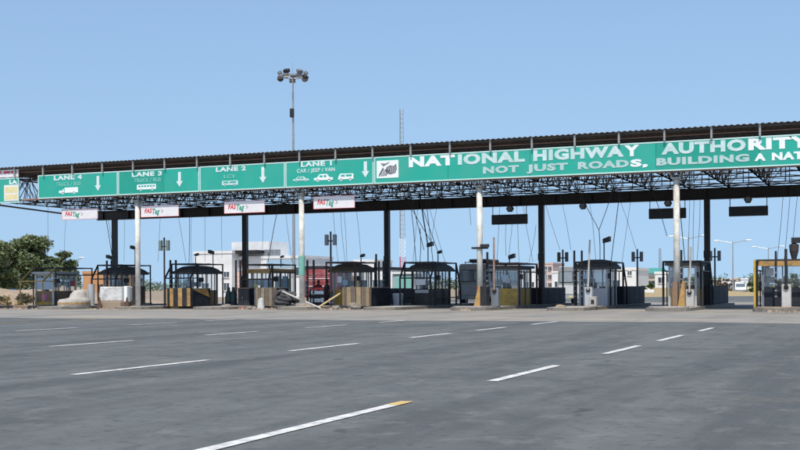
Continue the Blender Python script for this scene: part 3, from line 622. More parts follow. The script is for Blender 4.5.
# first island: rounded concrete bullet nose
x = XU(74, 60.3); o = thing('bullet_nose', 'rounded dusty concrete bullet nose on the first island', 'barrier', (x, 60.3, 0))
rings = []
for t, z in ((.94, 0), (1, .12), (1, .48), (.93, .62), (.72, .66), (.55, .72), (.5, .95), (.36, 1.18), (.15, 1.25)):
    rings.append([(.95 * t * math.cos(2 * math.pi * k / 18), 1.15 * t * math.sin(2 * math.pi * k / 18) + (1 - t) * .9, z) for k in range(18)])
MB().loft(rings).build('body', M_conc, o, smooth=True)
mb = MB(); mb.loft([[(1.005 * .95 * math.cos(2 * math.pi * k / 18), 1.155 * math.sin(2 * math.pi * k / 18), z) for k in range(18)] for z in (.30, .42)], False); mb.build('ochre_band', M_ochre, o)
MB().tube((.35, 1.3, .17), (.35, 1.3, 1.6), .22, 14).build('grey_drum', M_lightgrey, o)
# second island: whitewashed concrete block
x0, x1 = XU(100.5, 60.2), XU(122, 60.2)
o = thing('concrete_block', 'whitewashed concrete crash block left of the leftmost white column', 'barrier', ((x0 + x1) / 2, 60.2, 0)); hw = (x1 - x0) / 2
mb = MB(); mb.box(-hw, hw, -.1, 1.3, .5, 1.42, ch=.05); mb.build('upper_block', M_dirtwhite, o)
mb = MB(); mb.box(-hw - .08, hw + .05, -.25, 1.4, 0, .495, ch=.04); mb.build('plinth', M_sandheap, o)
bx('side_cabinet', M_black, o, hw + .55, hw + 1.0, .3, 1.1, .3, 1.45, ch=.02)
bx('white_panel', M_letter, o, hw + .06, hw + .30, .1, .5, .45, 1.45, ch=.02)
for lab, u in (('dark traffic cone in front of the whitewashed block, left one', 99.5), ('dark traffic cone at the right end of the whitewashed block', 127)):
    p = P(u, 300, 59.7); o = thing('traffic_cone', lab, 'traffic cone', (p.x, 59.7, .01), group='traffic cones by the whitewashed block')
    bx('base', M_tyre, o, -.24, .24, -.24, .24, 0, .05); MB().lathe([(.19, .05), (.16, .12), (.04, .74), (.035, .75)], n=14).build('cone', mat('dirty_cone', (.10, .05, .035), .7, var=.3), o); MB().lathe([(.125, .30), (.09, .47)], n=14).build('band', M_grey, o)
# column guards on islands 7 and 9
for i, u0, u1, lab in ((7, 473.5, 486.5, 'yellow and black wedge guard at the foot of the third white column'), (9, 672.5, 684.5, 'brown and yellow slab guard at the foot of the rightmost white column')):
    x0, x1 = XU(u0, 59.6), XU(u1, 59.6); x = (x0 + x1) / 2; hw = (x1 - x0) / 2
    o = thing('column_guard', lab, 'guard', (x, 59.6, IT), group='guards at the column feet')
    h = 1.15 if i == 7 else 1.35
    if i == 7:
        mb = MB(); mb.prism([(-hw, 0), (0, 0), (0, h), (-.1, h)], 'y', 0, .5); mb.build('yellow_wedge', M_ochre, o)
    else:
        mb = MB(); mb.prism([(-.05, 0), (hw, 0), (hw, h * .95), (hw * .6, h)], 'y', .02, .5); mb.build('yellow_wedge', M_ochre, o)
    a, b = (.005, hw) if i == 7 else (-hw, -.055)
    bx('dark_slab', M_black if i == 7 else M_brown, o, a, b, .01, .52, 0, h * .98)
# navy walls along the back of the islands
for i, y0, y1, hh in ((5, 69.5, 75.8, 1.05), (7, 70.2, 76, 1.05), (8, 69.8, 76.2, 1.1), (9, 67.8, 76.2, 1.1)):
    x = IX[i]; o = thing('island_wall', 'low navy wall along the back of the %s island from the left' % ORD[i], 'wall', (x, 0, IT), group='navy walls at the island backs')
    n = 4
    for k in range(n): a = y0 + (y1 - y0) * k / n; MB().box(-.75, .80, a + .01, a + (y1 - y0) / n - .01, 0, hh, ch=.03).build('block', M_navy, o)

# ------------------------------------------------------------------ posts, booms, lamps and clutter
def signal_pole(u, ytop, Y, label, m=M_dark, pm=M_grey):
    x = XU(u, Y); zt = P(u, ytop, Y).z; base = IT if min(abs(x - q) for q in IX.values()) < 1.1 else 0
    o = thing('signal_pole', label, 'signal', (x, Y, base), group='slim signal poles')
    MB().tube((0, 0, 0), (0, 0, zt - base), .055, 8).build('pole', m, o)
    h = .75; z1 = zt - base - .08
    for sx in (-1, 1): MB().box(sx * .27 - .10, sx * .27 + .10, -.10, .10, z1 - h, z1 - .1, ch=.015).build('signal_head', pm, o)
    bx('bracket', m, o, -.18, .18, -.03, .03, z1 - h * .7, z1 - h * .6)
    return o
signal_pole(164.5, 237.5, 61.2, 'tall dark signal pole with two green-grey heads beside the striped nose', pm=mat('signal_green_grey', (.16, .22, .19), .5))
signal_pole(331, 231.5, 62.0, 'tallest dark signal pole with two grey heads left of the fifth booth')
signal_pole(563, 249.5, 76, 'dark signal pole with brownish heads above the grey van', pm=mat('signal_brown', (.2, .14, .11), .5))
signal_pole(637.5, 249, 76, 'dark signal pole standing behind the navy wall of the eighth island')
signal_pole(715, 248, 76, 'dark signal pole standing behind the navy wall of the ninth island')
def post(u, ytop, Y, label, m=M_dark, w=.10):
    x = XU(u, Y); zt = P(u, ytop, Y).z; base = IT if min(abs(x - q) for q in IX.values()) < 1.1 else 0
    o = thing('sensor_post', label, 'sensor post', (x, Y, base), group='upright sensor posts beside the lanes')
    bx('shaft', m, o, -w / 2, w / 2, -w / 2, w / 2, .03, zt - base); bx('foot', m, o, -w, w, -w, w, 0, .03)
    n = 6
    for k in range(n): bx('sensor_eye', M_grey, o, -w / 2 - .012, w / 2 + .012, -w / 2 - .02, w / 2 + .02, .5 + k * .3, .58 + k * .3)
M_rpost = mat('rusty_post', (.20, .07, .04), .7, var=.3)
for u, yt, Y, lab, m in ((170.5, 260, 64, 'left of two dark sensor posts in front of the third booth', M_dark), (176, 260, 64, 'right of two dark sensor posts in front of the third booth', M_dark),
                         (236, 260, 65, 'left of two rust-red sensor posts beside the fourth booth', M_rpost), (240.5, 260, 65, 'right of two rust-red sensor posts beside the fourth booth', M_rpost),
                         (307.5, 260, 65, 'left of two dark sensor posts right of the second white column', M_dark), (313.8, 260, 65, 'right of two dark sensor posts right of the second white column', M_dark),
                         (379, 261, 66, 'left of two dark sensor posts beside the third dark rear column', M_dark), (383.6, 261, 66, 'right of two dark sensor posts beside the third dark rear column', M_dark),
                         (574.5, 250.5, 64, 'left of two dark sensor posts in front of the grey van', M_dark), (582, 250.5, 64, 'right of two dark sensor posts in front of the grey van', M_dark),
                         (107, 260.5, 65, 'single dark sensor post left of the second booth', M_dark), (376.3, 254, 70, 'thin dark sensor post behind the fifth booth', M_dark), (776, 251, 60.4, 'dark sensor post at the corner of the rightmost booth', M_dark), (487.5, 252, 61.2, 'dark sensor post right beside the third white column', M_dark), (681.5, 250, 61, 'dark sensor post right beside the rightmost white column', M_dark)):
    post(u, yt, Y, lab, m)
M_boomw = mat('boom_dirty_white', (.55, .53, .50), .6, var=.1, dirt=(.3, .24, .18), dscale=2, damt=.65)
def boom(u, ytop, Y, label, m, cab=M_grey, lean=0, cabh=1.1, armw=.05):
    x = XU(u, Y); zt = P(u, ytop, Y).z - IT
    o = thing('boom_gate', label, 'boom gate', (x, Y, IT), group='upright boom gates')
    MB().box(-.22, .22, -.18, .18, 0, cabh, ch=.03).build('cabinet', cab, o); bx('cap', M_dark, o, -.24, .24, -.2, .2, cabh + .001, cabh + .04)
    MB().tube((-.0, -.24, cabh - .2), (lean, -.24, zt), armw, 6).build('arm', m, o); disc_ = MB(); disc(disc_, 0, cabh - .2, .12, -.25, -.181, 12); disc_.build('pivot', M_dark, o)
boom(495.5, 237.5, 60.6, 'brown upright boom with grey cabinet beside the third white column', mat('boom_brown', (.34, .20, .14), .6, var=.2, dirt=(.5, .45, .4), dscale=3, damt=.6))
boom(589, 240, 62.4, 'white upright boom with pale cabinet before the pale grey booth', M_boomw, M_lightgrey, lean=.12)
boom(690, 247, 61.8, 'thin white upright boom before the yellow based booth on the ninth island', M_boomw, M_boomw, lean=.1, cabh=.95)
boom(786.5, 249, 59.4, 'dark upright boom with white cabinet at the right edge', M_dark, M_boomw, cabh=1.2, armw=.07)
def stick(name, label, cat, a, b, r, m, bands=None):
    o = MB().tube(a, b, r, 6).build(name, m); tag(o, label, cat)
    if bands:
        a, b = Vector(a), Vector(b)
        for t in (.15, .4, .65, .9): MB().tube(a.lerp(b, t), a.lerp(b, t + .08), r + .006, 6).build('band', bands, o)
    return o
pa, pb = P(282.5, 291.5, 61.8), P(321, 306, 60.0); pb.z = .07
stick('fallen_boom', 'broken white barrier arm leaning down across the rubble', 'barrier arm', pa, pb, .055, M_boomw)
pa, pb = P(340, 293.5, 62.2), P(317, 307, 60.2); pb.z = .08
stick('fallen_boom', 'yellowish barrier arm leaning against the dusty striped nose', 'barrier arm', pa, pb, .055, mat('boom_yellow', (.62, .48, .25), .6, var=.15))
def floodlight(u, ytop, Y, zb, label, big=1., side=1):
    p = P(u, ytop, Y); o = thing('floodlight', label, 'floodlight', (p.x, Y, zb), group='floodlights on the booths')
    h = p.z - zb; MB().tube((0, 0, 0), (0, 0, h - .12), .035, 6).build('pole', M_dark, o)
    hd = MB(); s = big * .78
    hd.loft([[(-.05 * s, -.16 * s, h - .16 * s), (-.05 * s, .16 * s, h - .16 * s), (-.05 * s, .16 * s, h + .10 * s), (-.05 * s, -.16 * s, h + .10 * s)], [(.38 * s, -.24 * s, h - .05 * s), (.38 * s, .24 * s, h - .05 * s), (.38 * s, .24 * s, h + .24 * s), (.38 * s, -.24 * s, h + .24 * s)]])
    if side < 0: hd.v = [(-x, y, z) for x, y, z in hd.v]
    hd.build('head', M_black, o); bx('lamp_glass', M_grey, o, *((.381 * s, .39 * s) if side > 0 else (-.39 * s, -.381 * s)), -.2 * s, .2 * s, h - .02 * s, h + .2 * s)
RT = 2.85
for u, yt, Y, lab, bg, sd_ in ((111, 257.5, 65.0, 'small dark floodlight at the left of the second booth', 1, -1), (135, 248, 67, 'dark floodlight on a bent arm above the second booth', 1, -1), (195.5, 255, 67.5, 'small dark floodlight above the left half of the third booth', .7, 1), (213, 252.5, 68.2, 'dark floodlight tilted above the third booth', 1, -1),
                                (361, 256, 67.6, 'small dark floodlight above the fifth booth', .8, 1), (428, 245, 67, 'larger dark floodlight above the black booth', 1.1, 1), (438, 252.5, 68, 'smaller dark floodlight above the black booth', .8, 1), (509.5, 257, 67, 'dark floodlight above the booth with yellow base panels', 1.1, 1), (604, 240.5, 67, 'dark flag shaped floodlight above the pale grey booth', 1.25, 1), (281, 257, 68, 'small dark lamp above the booth with yellow fascia', .6, 1)):
    floodlight(u, yt, Y, RT - .15 if u not in (111,) else IT, lab, bg, sd_)
p = P(794, 240, 61); o = thing('camera_unit', 'dark camera unit with mast above the rightmost booth', 'camera', (p.x, 61, 2.50)); h = p.z - 2.50
MB().lathe([(.10, 0), (.22, .5), (.24, h - .25), (.08, h - .15)]).build('housing', mat('camera_brownblack', (.05, .04, .035), .6, var=.3), o); bx('head', M_black, o, -.12, .5, -.2, .2, h - .15, h + .12)
# hanging cables
cabs = [(48, 207, 47, 262, 0), (106, 220, 113, 262, 1), (124, 218, 124, 262, 0), (108, 219, 117, 262, 0), (190, 214, 189, 264, 1), (192, 214, 191, 262, 0), (205, 213, 205, 262, 0), (222, 213, 222, 258, 0), (277, 211, 268, 262, 1),
        (341, 211, 345, 262, 0), (344, 211, 347, 262, 0), (356, 211, 361, 256, 0), (411, 208, 416, 262, 1), (412, 208, 430, 240, 1), (420, 228, 420, 262, 1), (422, 207, 428, 246, 2), (423, 207, 438, 252, 1), (437, 208, 431, 244, 0),
        (470, 207, 471, 225, 0), (506, 224, 506, 256, 0), (517, 206, 519, 262, 0), (512, 224, 509, 256, 0), (536, 225, 529, 262, 0), (545, 204, 560, 250, 0), (562, 204, 571, 250, 0), (586, 206, 599, 230, 1), (608, 203, 599, 230, 1), (599, 230, 600, 262, 1), (619, 203, 611, 262, 1), (621, 203, 636, 249, 0),
        (690, 200, 688, 262, 0), (694, 200, 693, 262, 0), (657, 204, 667, 236, 1), (783, 197, 777, 262, 0), (790, 197, 784, 262, 0), (798, 197, 793, 240, 0), (66, 216, 64, 262, 0), (414, 208, 424, 250, 1), (426, 207, 433, 262, 1), (418, 208, 413, 262, 0), (430, 207, 445, 262, 0), (264, 212, 262, 262, 0), (286, 211, 292, 262, 0), (160, 216, 158, 262, 0), (178, 215, 186, 262, 0), (333, 211, 338, 262, 0), (500, 207, 497, 262, 0), (524, 206, 533, 262, 0), (590, 206, 596, 262, 0), (630, 203, 622, 262, 0), (700, 200, 697, 262, 0), (680, 200, 685, 262, 1)]
CB = {}
for k, (a, b, c, d, th) in enumerate(cabs):
    Yc = 67.5; p, q = P(a, b, Yc), P(c, d, Yc)
    if b < 222: p = p + (p - q).normalized() * ((7.3 - p.z) / max(.2, (p - q).normalized().z)) if p.z < 7.3 and (p - q).normalized().z > .3 else p
    mid = (p + q) / 2 + Vector((rnd.uniform(-.06, .06), 0, -.05)); q1 = p.lerp(mid, .5) + Vector((rnd.uniform(-.03, .03), 0, 0))
    o = MB().path([p, q1, mid, mid.lerp(q, .5), q], (.012, .022, .042)[th], 4).build('hanging_cable', M_black)
    nb = min(range(1, 11), key=lambda i: abs(XU(c, Yc) - IX[i])); CB.setdefault(nb, []).append((c, ('thin', 'dark', 'thick')[th], o))
for nb, lst in CB.items():
    lst.sort(key=lambda t: t[0])
    for k, (c, ad, o) in enumerate(lst):
        tag(o, '%s cable hanging above the %s booth from the left, %s' % (ad, ORD[nb], 'the only one' if len(lst) == 1 else ORD[min(15, k + 1)] + ' of its cables'), 'cable', 'cables hanging above the %s booth' % ORD[nb])
# clutter
def rock(u, y, Y, s, label, m=M_conc, sq=.7):
    p = P(u, y, Y); mb = MB(); rr = random.Random(int(u * 7 + y))
    bm = bmesh.new(); bmesh.ops.create_icosphere(bm, subdivisions=2, radius=1)
    for v in bm.verts: v.co *= 1 + rr.uniform(-.18, .18); v.co.z = max(-.5, v.co.z) * sq
    me = bpy.data.meshes.new('rubble_stone'); bm.to_mesh(me); bm.free(); me.materials.append(m)
    o = bpy.data.objects.new('rubble_stone', me); COL.objects.link(o); s *= .72; o.scale = (s, s, s * .85); o.location = (p.x, Y, s * .28); o.rotation_euler.z = rr.uniform(0, 6)
    return tag(o, label, 'stone', 'stones lying by the islands')
for u, Y, s, lab, m in ((243, 60.2, .30, 'reddish stone lying left of the fourth island nose', mat('red_stone', (.25, .10, .08), .9, var=.2)), (249, 59.9, .34, 'pale flat stone between the red stone and the upright slab', M_kerbc), (254, 60.1, .26, 'small pale stone beside the upright slab', M_conc), (226, 61, .5, 'long grey stone under the dark green bollards', M_kerbc),
                         (468, 59.5, .34, 'pale stone at the foot of the third white column', M_conc), (336, 60.3, .42, 'grey rubble stone beside the tall signal pole', M_kerbc), (342, 60.5, .40, 'dark rubble stone left of the dusty striped nose', M_navy), (354, 60.9, .62, 'big brown boulder before the dusty striped nose', M_kerbc), (303, 60.6, .75, 'broken concrete lump below the second white column', M_kerbc),
                         (308, 59.9, .45, 'pale broken concrete lump under the leaning barrier arm', M_sandheap), (560, 60, .5, 'tan stone lying left of the pale grey booth', M_sandheap), (14, 60.2, .4, 'black rubber lump lying on the left kerb', M_tyre), (29, 60.2, .34, 'smaller black rubber lump lying on the left kerb', M_tyre), (780, 57.6, .36, 'yellowish stone on the nose of the rightmost island', M_sandheap)):
    rock(u, 300, Y, s, lab, m)
rb = MB(); rr = random.Random(5)
for u0, u1, Y0, Y1, n in ((238, 300, 59.6, 60.8, 150), (300, 350, 59.4, 60.8, 130), (84, 130, 58.6, 59.6, 60), (0, 44, 58.8, 59.3, 50), (455, 475, 57.6, 58.6, 30), (548, 580, 58.6, 59.6, 40), (768, 800, 56.0, 57.2, 40)):
    for _ in range(n):
        Y = rr.uniform(Y0, Y1); x = XU(rr.uniform(u0, u1), Y); q = rr.uniform(.03, .13) * rr.uniform(.5, 1)
        rb.loft([[(x + q * rr.uniform(.7, 1.2) * math.cos(a), Y + q * rr.uniform(.7, 1.2) * math.sin(a), 0) for a in (0, 1.3, 2.5, 3.8, 5.1)], [(x + q * rr.uniform(.3, .7) * math.cos(a), Y + q * rr.uniform(.3, .7) * math.sin(a), q * rr.uniform(.7, 1.1)) for a in (0, 1.3, 2.5, 3.8, 5.1)]])
tag(rb.build('loose_rubble', mat('rubble', (.30, .23, .17), .95, var=.2, island=.45)), 'scattered small stones and dirt before the island noses', 'rubble', kind='stuff')
o = thing('upright_slab', 'small pale pointed concrete slab standing before the fourth island', 'slab', (XU(261, 60.1), 60.1, 0)); mb = MB(); mb.prism([(-.22, 0), (.2, 0), (.13, .62), (-.02, .7), (-.15, .6)], 'y', -.08, .08); mb.build('slab', M_dirtwhite, o)
# tyre heap
ring = []; 
def tyre_mesh():
    mb = MB(); n, m = 18, 8; vs = []; fs = []
    for i in range(n):
        a = 2 * math.pi * i / n
        for j in range(m): b = 2 * math.pi * j / m; r = .40 + .13 * math.cos(b); vs.append((r * math.cos(a), r * math.sin(a), .12 * math.sin(b)))
    for i in range(n):
        for j in range(m): fs.append((i * m + j, ((i + 1) % n) * m + j, ((i + 1) % n) * m + (j + 1) % m, i * m + (j + 1) % m))
    mb.raw(vs, fs); return mb
tm = tyre_mesh().build('old_tyre', mat('old_rubber', (.05, .05, .052), .9, var=.4, dirt=(.14, .13, .12), dscale=3, damt=.7), smooth=True)
first = True
for k, (u, Y, z, rx, rz) in enumerate(((279, 61.0, .13, 0, 0), (286, 61.2, .13, .1, 1), (282, 61.3, .38, .15, 2), (290, 61.6, .3, .5, .4), (285, 61.5, .62, .2, 1.3), (292, 61.9, .60, .35, 2.2), (288, 61.9, .86, .25, .3), (281, 61.8, .72, 1.2, .2))):
    o = tm if first else copy_obj(tm); first = False
    o.location = (XU(u, Y), Y, z); o.rotation_euler = (rx, 0, rz); tag(o, 'grimy old tyre %s of the heap beside the battered striped nose' % ('at the bottom left', 'at the bottom front', 'second from the bottom', 'tilted at the lower right', 'in the upper middle', 'at the upper right', 'lying on top', 'standing steeply at the left')[k], 'tyre', 'heap of old tyres')
# green bollards, dark table
for u, lab in ((228.6, 'left of two dark green tapered bollards beside the rust-red posts'), (233.4, 'right of two dark green tapered bollards beside the rust-red posts')):
    p = P(u, 300, 64); o = thing('green_bollard', lab, 'bollard', (p.x, 64, 0), group='dark green bollards')
    m = mat('dark_green_plastic', (.012, .04, .035), .5, var=.3); MB().lathe([(.22, 0), (.23, .7), (.17, 1.0), (.10, 1.15), (.10, 1.30), (.05, 1.36)]).build('body', m, o); MB().lathe([(.235, .3), (.235, .42)]).build('band', M_navy, o)
p = P(246, 300, 63.5); o = thing('dark_cabinet', 'dark cabinet with brown top right of the rust-red posts', 'cabinet', (p.x, 63.5, .0)); bx('body', M_navy, o, -.42, .42, -.3, .3, .06, 1.25); bx('top', M_wood, o, -.48, .48, -.35, .35, 1.251, 1.31); bx('plinth', M_black, o, -.38, .38, -.26, .26, 0, .06); d = bx('door', M_black, o, -.38, -.01, -.318, -.301, .12, 1.2); bx('handle', M_galv, d, -.08, -.05, -.34, -.319, .6, .75); bx('door', M_black, o, .01, .38, -.318, -.301, .12, 1.2)
# teal cabin, white bin
p = P(404, 300, 84); o = thing('teal_cabin', 'pale teal panelled cabin left of the black booth', 'cabin', (p.x, 84, 0)); bx('body', M_lightgrey, o, -.95, .95, 0, 1.6, 0, 2.35, ch=.03)
for k in range(2): bx('panel', M_teal, o, -.8 + .82 * k, -.04 + .82 * k, -.02, -.001, .75, 2.2)
bx('roof', M_letter, o, -1.05, 1.05, -.12, 1.7, 2.352, 2.5)
p = P(398, 300, 67.5); o = thing('white_bin', 'white plastic bin before the pale teal cabin', 'bin', (p.x, 67.5, 0)); MB().lathe([(.27, 0), (.34, .75), (.36, .78), (.36, .82), (.30, .9)]).build('body', M_letter, o); MB().tube((-.36, 0, .78), (.36, 0, .78), .02).build('rim', M_lightgrey, o)
p = P(593, 300, 61.0); o = thing('small_equipment_box', 'small cream box with dark opening before the pale grey booth', 'box', (p.x, 61, IT)); bx('case', M_conc, o, -.2, .22, -.18, .18, 0, .55, ch=.02); bx('opening', M_black, o, -.07, .1, -.19, -.181, .15, .38)
# low black kerb at the left
o = thing('black_kerb', 'low black painted kerb at the far left', 'kerb'); xa, xb = -60.5, XU(45, 59.6)
n = 8
for k in range(n): a = xa + (xb - xa) * k / n; MB().box(a + .01, a + (xb - xa) / n - .01, 59.4, 59.75, 0, .22, ch=.02).build('kerb_stone', M_black if k % 3 else M_brown, o)
# far-left sand heaps
def mound(name, label, x, y, rx, ry, h, m, cat='mound', n=26):
    rr = random.Random(int(x * 3 + y)); mb = MB(); vs = []; fs = []
    for i in range(n + 1):
        for j in range(n + 1):
            a, b = i / n * 2 - 1, j / n * 2 - 1; d = max(0, 1 - (a * a + b * b)); vs.append((x + a * rx, y + b * ry, h * d ** 1.3 * (1 + .35 * math.sin(a * 7 + x) * math.cos(b * 6 + y)) + (rr.uniform(-.05, .05) * h if d > 0 else 0) - .02))
    for i in range(n):
        for j in range(n): q = i * (n + 1) + j; fs.append((q, q + 1, q + n + 2, q + n + 1))
    mb.raw(vs, fs); o = mb.build(name, m, smooth=True); return tag(o, label, cat, kind='structure')
mound('sand_mound', 'sandy mound at the far left', -66, 72, 7, 5, .9, M_sandheap); mound('sand_mound', 'sandy mound behind the first booth', -72, 84, 14, 7, 1.3, M_sandheap)
mound('verge', 'dry grass verge beyond the lanes at right', -34, 165, 24, 26, .9, M_drygrass)

# ------------------------------------------------------------------ vehicles
def rrect(hw, z0, z1, y, r=.18, taper=0.):
    pts = []
    for cx, cz, a0 in ((hw - r, z0 + r, -90), (hw - taper - r, z1 - r, 0), (-hw + taper + r, z1 - r, 90), (-hw + r, z0 + r, 180)):
        for k in range(4): a = math.radians(a0 + 30 * k); pts.append((cx + r * math.cos(a), y, cz + r * math.sin(a)))
    return pts
def wheel(parent, x, y, r=.42, w=.24):
    mb = MB(); mb.tube((x - w / 2, y, r), (x + w / 2, y, r), r, 18); t = mb.build('wheel', M_tyre, parent); MB().tube((x - w / 2 - .01, y, r), (x + w / 2 + .01, y, r), r * .55, 14).build('rim', M_galv, t)
def coach(name, label, cat, x, y, hw, h, L, body, lower, rack=False, win=M_carwin):
    o = thing(name, label, cat, (x, y, 0))
    mb = MB(); mb.loft([rrect(hw - .06, .55, h - .08, -.0, .16, .10), rrect(hw, .48, h, .12, .18, .10), rrect(hw, .48, h, L - .3, .18, .10), rrect(hw - .08, .55, h - .25, L, .2, .10)]); mb.build('body', body, o, smooth=False)
    bx('lower_panel', lower, o, -hw + .14, hw - .14, -.02, -.001, .75, h * .50)
    for a, b in ((-hw + .22, -.05), (.05, hw - .22)):
        f = MB().box(a, b, -.03, -.001, h * .58, h * .84, ch=.01).build('rear_window', win, o); bx('window_frame', M_dark, f, a - .03, b + .03, -.012, -.001, h * .58 - .04, h * .84 + .04)
    bx('bumper', M_lightgrey, o, -hw + .02, hw - .02, -.14, -.021, .42, .66); bx('number_plate', M_pale_yellow, o, -.26, .26, -.155, -.141, .48, .61)
    for s in (-1, 1): bx('tail_light', M_redlamp, o, s * (hw - .22) - .09, s * (hw - .22) + .09, -.04, -.021, .78, 1.02)
    for k in range(max(2, int(L / 1.3))):
        ya = .5 + k * (L - .8) / max(2, int(L / 1.3))
        for s in (-1, 1): bx('side_window', win, o, *((hw - .045, hw + .004) if s > 0 else (-hw - .004, -hw + .045)), ya, ya + (L - .8) / max(2, int(L / 1.3)) - .14, h * .58, h * .82)
    for s in (-1, 1):
        for yy in (1.1, L - 1.2): wheel(o, s * (hw - .14), yy)
    if rack:
        r_ = bx('roof_rack', M_dark, o, -hw + .35, hw - .35, .5, L * .6, h + .10, h + .14)
        for s in (-1, 1):
            for yy in (.6, L * .3, L * .55): MB().tube((s * (hw - .4), yy, h - .06), (s * (hw - .4), yy, h + .10), .03).build('rack_leg', M_dark, r_)
        MB().box(-hw + .55, hw - .55, .9, L * .5, h + .142, h + .34, ch=.05).build('luggage', M_canvas, r_)
    return o
coach('bus', 'grey-brown bus seen from behind left of the third white column', 'bus', XU(473.5, 75.5), 75.5, 1.2, 2.9, 7.5, mat('bus_greybrown', (.44, .41, .38), .45, var=.1, dirt=(.2, .16, .13), dscale=1, damt=.5), mat('bus_band', (.55, .52, .51), .45, var=.1), rack=True)
coach('van', 'pale grey van seen from behind in the lane left of the pale booth', 'van', XU(573, 80.5), 80.5, 1.2, 2.75, 5.5, mat('van_grey', (.36, .39, .40), .4, var=.1), mat('van_white', (.74, .77, .79), .4, var=.08), win=mat('van_glass', (.34, .40, .45), .08, spec=.9))  # opaque van panes, the sky seen through them put into the pale colour
def truck(name, label, x, y, hw, h, L, m, rz=0):
    o = thing(name, label, 'truck', (x, y, 0), rz)
    bx('cargo_box', m, o, -hw, hw, 0, L * .72, .95, h, ch=.04); bx('chassis', M_dark, o, -hw + .3, hw - .3, .1, L, .6, .93)
    for k in range(5): bx('rib', M_letter if k % 2 else m, o, -hw - .02, hw + .02, -.03, -.005, 1.05 + k * (h - 1.2) / 5, 1.10 + k * (h - 1.2) / 5)
    mb = MB(); mb.loft([rrect(hw - .1, .7, h - .5, L * .74, .15, .08), rrect(hw - .1, .7, h - .55, L * .95, .15, .1), rrect(hw - .15, .7, h - 1.3, L, .15, .02)]); mb.build('cab', M_yellow, o)
    for s in (-1, 1):
        for yy in (1., 2., L - 1.): wheel(o, s * (hw - .15), yy, .48)
        bx('tail_light', M_redlamp, o, s * (hw - .2) - .08, s * (hw - .2) + .08, -.04, -.031, .97, 1.04)
    bx('mud_flap', M_tyre, o, -hw + .05, -hw + .5, .4, .42, .3, .9); bx('mud_flap', M_tyre, o, hw - .5, hw - .05, .4, .42, .3, .9)
truck('truck', 'red and white truck seen from behind, beyond the rust-red posts', XU(318, 96), 96, 1.2, 3.0, 7, mat('truck_red', (.32, .05, .05), .5, var=.15, dirt=(.45, .4, .38), dscale=.9, damt=.5))
def car(name, label, cat, x, y, rz, L, W, h, m, van=False):
    o = thing(name, label, cat, (x, y, 0), rz); a = W / 2
    prof = [(-L / 2, .35), (L / 2, .35), (L / 2, .8), (L / 2 - .1, .95), (L * .22 if not van else L * .42, 1.0), (L * .10 if not van else L * .34, h), (-L * .30 if not van else -L * .46, h), (-L / 2 + .05, 1.05)]
    MB().prism(prof, 'x', -a, a).build('body', m, o)
    for s in (-1, 1): bx('side_window', M_carwin, o, *((a - .01, a + .01) if s > 0 else (-a - .01, -a + .01)), -L * .33, L * .12, 1.05, h - .12)
    mb = MB(); y0 = prof[4][0] + .01; y1 = prof[5][0] + .02; mb.poly([(-a + .1, y0 + .0, 1.06), (a - .1, y0 + .0, 1.06), (a - .15, y1, h - .1), (-a + .15, y1, h - .1)]); mb.build('windscreen', M_carwin, o)
    for s in (-1, 1):
        bx('headlight', M_letter, o, s * (a - .25) - .13, s * (a - .25) + .13, L / 2 + .001, L / 2 + .02, .62, .78)
        for yy in (-L * .32, L * .32): wheel(o, s * (a - .1), yy, .32, .2)
    bx('bumper', M_grey, o, -a, a, L / 2 + .001, L / 2 + .06, .38, .55)
car('van', 'small white van beyond the lanes by the dry verge', 'van', XU(740, 205), 205, math.radians(190), 4.2, 1.75, 2.0, M_letter, True)
car('car', 'small yellowish car beside the white van by the dry verge', 'car', XU(749, 212), 212, math.radians(200), 3.6, 1.6, 1.6, mat('car_yellow', (.55, .45, .2), .4))

